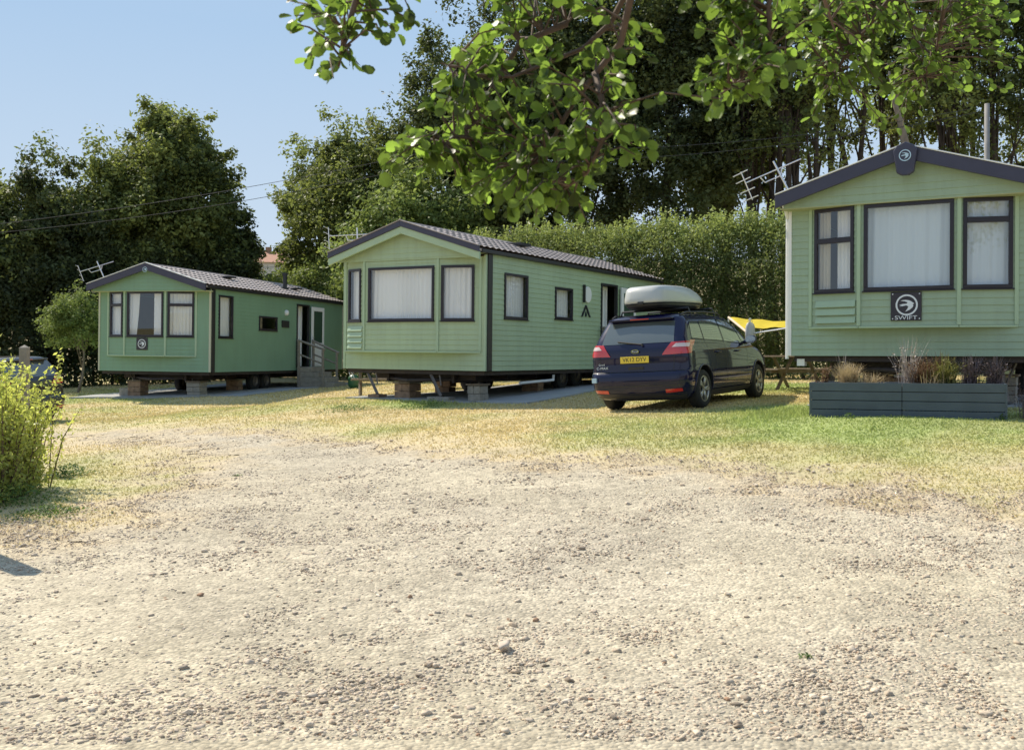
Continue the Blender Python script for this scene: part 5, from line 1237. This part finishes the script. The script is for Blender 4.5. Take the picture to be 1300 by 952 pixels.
# left bush
def bush():
    rr = np.random.RandomState(41); P = []; T_ = []; mb = MB(); r_ = random.Random(3); S0 = Vector((-6.32, 11.2, 0)); S0.z = g1(S0.x, S0.y)
    root = empty('leafy_bush', 'yellow green leafy bush at the left edge, sunlit upright shoots', 'bush', S0)
    for i in range(800):
        bx_, by_ = r_.uniform(-1.8, 1.05), r_.uniform(-.9, .6); z0 = g1(S0.x+bx_, S0.y+by_)-S0.z
        edge_ = max(0, 1-(max(0, bx_+.3)/1.85)**3.2); hgt = (r_.uniform(.55, .92) if r_.random() < .75 else r_.uniform(.9, 1.1))*(1.58+.16*math.sin(bx_*5+by_*3))*(.62+.38*edge_)
        if r_.random() < .3: hgt *= r_.uniform(.3, .8)
        lx, ly = r_.uniform(-.3, .32), r_.uniform(-.3, .25); b = Vector((bx_, by_, z0)); e = Vector((bx_+lx, by_+ly, z0+hgt)); m_ = b.lerp(e, .55)+Vector((-lx*.15, -ly*.15, .05))
        mb.tube([b, m_, e], [.008, .006, .002], 4, caps=False); n = int(hgt*84)
        for k in range(n):
            t = (k+.5)/n; t = .03+.97*t
            q = b.lerp(m_, t/.55) if t < .55 else m_.lerp(e, (t-.55)/.45); P.append(q+Vector((r_.gauss(0, .035), r_.gauss(0, .035), r_.gauss(0, .015)))); T_.append(.45+.55*t*r_.uniform(.6, 1.1))
    for i in range(380):
        b = Vector((r_.uniform(-1.8, 1.05), r_.uniform(-1.0, .5), 0)); b.z = g1(S0.x+b.x, S0.y+b.y)-S0.z; e = b+Vector((r_.uniform(-.2, .25), r_.uniform(-.3, .1), r_.uniform(.15, .6))); mb.tube([b, b.lerp(e, .5), e], [.005, .004, .002], 4, caps=False)
        for k in range(26): P.append(b.lerp(e, r_.random())+Vector((r_.gauss(0, .05), r_.gauss(0, .05), r_.gauss(0, .03)))); T_.append(r_.uniform(.3, .95))
    mb.build('stems', TWIG, root); P = np.array([list(p) for p in P]); T_ = np.clip(np.array(T_), 0, 1)
    Nn = unit(rr, len(P))+np.array([-.2, .1, .5]); Nn /= np.linalg.norm(Nn, axis=1, keepdims=True)
    V1 = leaves(rr, P, Nn, .030*(.6+.7*rr.rand(len(P))), .5, .12); npmesh('foliage', V1, np.arange(len(V1)).reshape(-1, 4), L_BUSH, root, tint=np.repeat(T_, 4))
bush()
WEED = leafmat('weed_leaves', (.07,.12,.03), (.16,.24,.07), (.15,.25,.05), .35)
def weed(label, x, y, n, rad, h, seed, ls=.02, lm=None):
    rr = np.random.RandomState(seed); P = rr.normal(size=(n, 3))*np.array([rad*.5, rad*.5, 0]); P[:, 2] = rr.rand(n)*h*np.exp(-(P[:, 0]**2+P[:, 1]**2)/(rad*rad)); P[:, 2] += gz(x+P[:, 0], y+P[:, 1])-g1(x, y)
    Nn = unit(rr, n)*.6+np.array([0, 0, .7]); Nn /= np.linalg.norm(Nn, axis=1, keepdims=True)
    V1 = leaves(rr, P, Nn, ls*(.6+.8*rr.rand(n)), .45, .1); o = npmesh('weed', V1, np.arange(len(V1)).reshape(-1, 4), lm or WEED, tint=np.repeat(rr.rand(n), 4)); o.location = (x, y, g1(x, y)); set_tag(o, label, 'plant', kind='stuff' if n >= 500 else None)
for px, py, n, rad, h, lab in [(22,640,900,.45,.22,'low green weeds at the foot of the leafy bush, left edge'), (85,605,700,.30,.16,'dark green weeds in the shade right of the leafy bush'), (60,655,500,.35,.10,'low weeds spreading onto the track below the bush'),
        (302,606,60,.06,.03,'tiny green weed alone on the upper left gravel'), (1022,838,60,.055,.03,'single small green weed on the near gravel at right'), (440,521,500,.5,.10,'pale grey green weeds on the slab edge left of the middle caravan'),
        (525,519,400,.35,.14,'bright green weeds in front of the brick pier of the middle caravan'), (548,516,260,.3,.16,'bluish dark weeds growing beside the brick pier of the middle caravan'),
        (1078,531,60,.08,.10,'small weed at the foot of the planter, left part'), (1272,533,80,.07,.09,'small weed at the right foot of the planter')]:
    x, y = hit(px, py); weed(lab, x, y, n, rad, h, int(px), .018 if py < 700 else .012)
grass()

# ------------------------------------------------------------------ overhanging tree near the camera
def overhang():
    rr = np.random.RandomState(77); r_ = random.Random(77)
    bx_, by_ = 3.4, 1.0; base = Vector((bx_, by_, g1(bx_, by_))); root = empty('overhanging_tree', 'near broadleaf tree whose leafy branches hang across the top of the photo', 'tree', base)
    def I(px, py, d): return Vector((px2x(px, d), d, ptop(py, d)))-base
    mb = MB()
    fork = Vector((-.2, .3, 3.2)); mb.tube([(0,0,-.2),(0,.05,1.2),(-.08,.15,2.3),fork,(-.1,.5,4.2),(.2,.6,5.4)], [.19,.16,.14,.12,.09,.03], 12)
    limbs = [[fork, I(1000,-260,2.7), I(830,-110,3.0), I(800,0,3.1), I(788,55,3.15), I(755,95,3.2), I(728,130,3.2), I(700,180,3.2), I(668,215,3.2)],
             [I(830,-110,3.0), I(812,-40,3.3), I(775,30,3.35), I(740,62,3.35), I(700,78,3.3), I(650,98,3.3), I(600,95,3.2), I(560,80,3.1)],
             [I(755,95,3.2), I(765,130,3.1), I(764,180,3.1), I(745,220,3.15), I(700,250,3.2)],
             [I(720,30,3.4), I(660,55,3.4), I(620,120,3.4), I(590,165,3.35), I(540,200,3.3)],
             [I(900,-160,2.9), I(700,-110,3.1), I(520,-60,3.2), I(455,-10,3.2), I(440,40,3.2), I(430,85,3.2)],
             [fork, I(1100,-200,3.1), I(990,-60,3.3), I(975,10,3.3), I(978,60,3.3), I(950,95,3.3), I(915,120,3.3)],
             [I(1100,-200,3.1), I(1180,-80,4.4), I(1130,0,4.6), I(1080,60,4.7), I(1050,110,4.7)],
             [I(1180,-80,4.4), I(1200,0,4.8), I(1190,60,4.9), I(1170,110,5.0)], [I(990,-60,3.3), I(1040,-20,4.0), I(1060,40,4.2)]]
    rad = [[.10,.05,.02,.0115,.0105,.0095,.008,.006,.003],[.018,.012,.009,.0075,.0065,.0055,.004,.0025],[.013,.010,.008,.006,.003],[.012,.009,.007,.005,.003],[.05,.035,.02,.012,.008,.004],[.08,.04,.012,.008,.006,.0045,.003],[.05,.03,.014,.008,.004],[.02,.012,.008,.004],[.02,.01,.004]]
    for l, r0 in zip(limbs, rad): mb.tube(l, r0, 8)
    allp = []
    for l in limbs:
        for a, b in zip(l[:-1], l[1:]):
            for t in (0, .25, .5, .75): allp.append(a.lerp(b, t))
    LP_, LD = [], []
    CL = [(445,15,85,45,3.2,15),(400,45,35,50,3.2,6),(470,60,45,30,3.2,5),(415,97,22,8,3.2,2),(585,95,45,40,3.2,7),(610,125,62,50,3.3,18),(560,165,60,45,3.3,12),(660,60,60,40,3.4,12),(650,150,90,65,3.2,20),(740,110,60,60,3.2,12),
          (520,200,40,22,3.3,5),(600,205,70,35,3.3,14),(690,215,75,45,3.2,18),(740,195,55,40,3.1,10),(620,235,50,25,3.3,7),(665,262,60,18,3.3,8),(720,262,40,22,3.3,6),(800,150,30,50,3.1,8),(815,60,25,30,3.3,4),(480,205,22,12,3.3,2),
          (930,30,45,40,3.3,14),(930,95,50,40,3.3,16),(975,70,45,45,3.3,14),(905,120,30,30,3.3,6),(985,10,60,30,3.5,10),
          (1060,20,70,50,4.6,26),(1110,55,65,55,4.8,28),(1180,20,70,50,4.9,24),(1085,100,40,45,4.7,12),(1200,75,50,45,5.0,16),(1255,60,50,60,5.0,14),(1040,100,40,50,4.6,9),(1130,140,50,30,4.9,8),(1150,100,35,30,5.0,8),(1260,10,40,30,5.0,8),(1040,-5,60,25,4.2,10),(700,0,80,30,3.4,12),(880,0,40,25,3.4,6),
          (800,-70,260,50,3.3,34),(1150,-80,200,50,4.4,24)]
    for cx, cy, rx, ry, d, nt_ in CL:
        for i in range(int(nt_*1.2)):
            a = r_.random()*6.283; q = math.sqrt(r_.random()); dd = d+r_.gauss(0, .16); e = I(cx+rx*q*math.cos(a), cy+ry*q*math.sin(a), dd)
            s_ = min((p for p in allp), key=lambda p: (p-e).length+r_.random()*.12); L_ = (e-s_).length
            if L_ > .45: s_ = e+(s_-e).normalized()*.45
            m_ = s_.lerp(e, .55)+Vector((r_.uniform(-.03,.03), r_.uniform(-.03,.03), .03)); mb.tube([s_, m_, e], [.0042, .0032, .0016], 5, caps=False)
            nl = r_.randint(6, 9)
            for k in range(nl):
                t = 1-k/nl*.75; p = m_.lerp(e, (t-.5)/.5) if t > .5 else s_.lerp(m_, t/.5)
                dirn = (e-s_).normalized()+Vector((r_.uniform(-1,1), r_.uniform(-1,1), r_.uniform(-1.1,.3))); LP_.append(p); LD.append(dirn.normalized())
    # the unseen rest of the crown, above and behind the camera's view
    mb.build('trunk', BARKB, root, smooth=True)
    # leaf outline: round alder leaf with wavy edge and a fold
    m = 22; prof = []
    for i in range(m):
        a = 2*math.pi*i/m; rad_ = 1+(.045 if i % 2 else -.04); x_ = .5-.5*math.cos(a)*rad_; y_ = .40*math.sin(a)*rad_*(.72+.45*x_)
        if i == m//2: x_ -= .07
        prof.append((x_, y_))
    vs, fs, tn = [], [], []
    def addleaf(p, dn, s, nrm, tint):
        sd2 = dn.cross(nrm).normalized(); up = sd2.cross(dn).normalized(); b = len(vs); st_ = dn*.25*s; fold = r_.uniform(.05, .6); cv = r_.uniform(-.5, .25)
        def pos(x_, y_): return p+st_+dn*(x_*s)+sd2*(y_*s)+up*(abs(y_)*fold*s+cv*x_*x_*s)
        vs.append(pos(.45, 0)); 
        for x_, y_ in prof: vs.append(pos(x_, y_))
        for i in range(m): fs.append((b, b+1+i, b+1+(i+1) % m))
        tn.extend([tint]*(m+1)); c = len(vs); vs.extend([p-sd2*.0012, p+sd2*.0012, pos(0, 0)]); fs.append((c, c+1, c+2)); tn.extend([tint]*3)
    for p, dn in zip(LP_, LD):
        nrm = Vector((r_.gauss(0, .9), r_.gauss(0, .9), .8)).normalized(); addleaf(p, dn, r_.uniform(.023, .052), nrm, min(1, max(0, r_.gauss(.32, .5))))
    V1 = np.array([list(v) for v in vs]); npmesh('leaves', V1, np.array(fs), L_NEAR, root, tint=np.array(tn), smooth=True)
    # crown overhead (outside the frame) so the tree is whole
    P, Nn, tint, cc, cs = crown_points(rr, np.array([0, 0, 0]), (2.6, 2.4, 1.5), 30, 5000, .8, .4); P = P+np.array([.6, -.6, 5.6])
    ok = (P[:, 2] > 4.0)
    Vv = leaves(rr, P[ok], Nn[ok], .05*(.7+.6*rr.rand(ok.sum())), .8); npmesh('crown', Vv, np.arange(len(Vv)).reshape(-1, 4), L_NEAR, root, tint=np.repeat(tint[ok], 4))
overhang()
print('objects', len(bpy.data.objects))
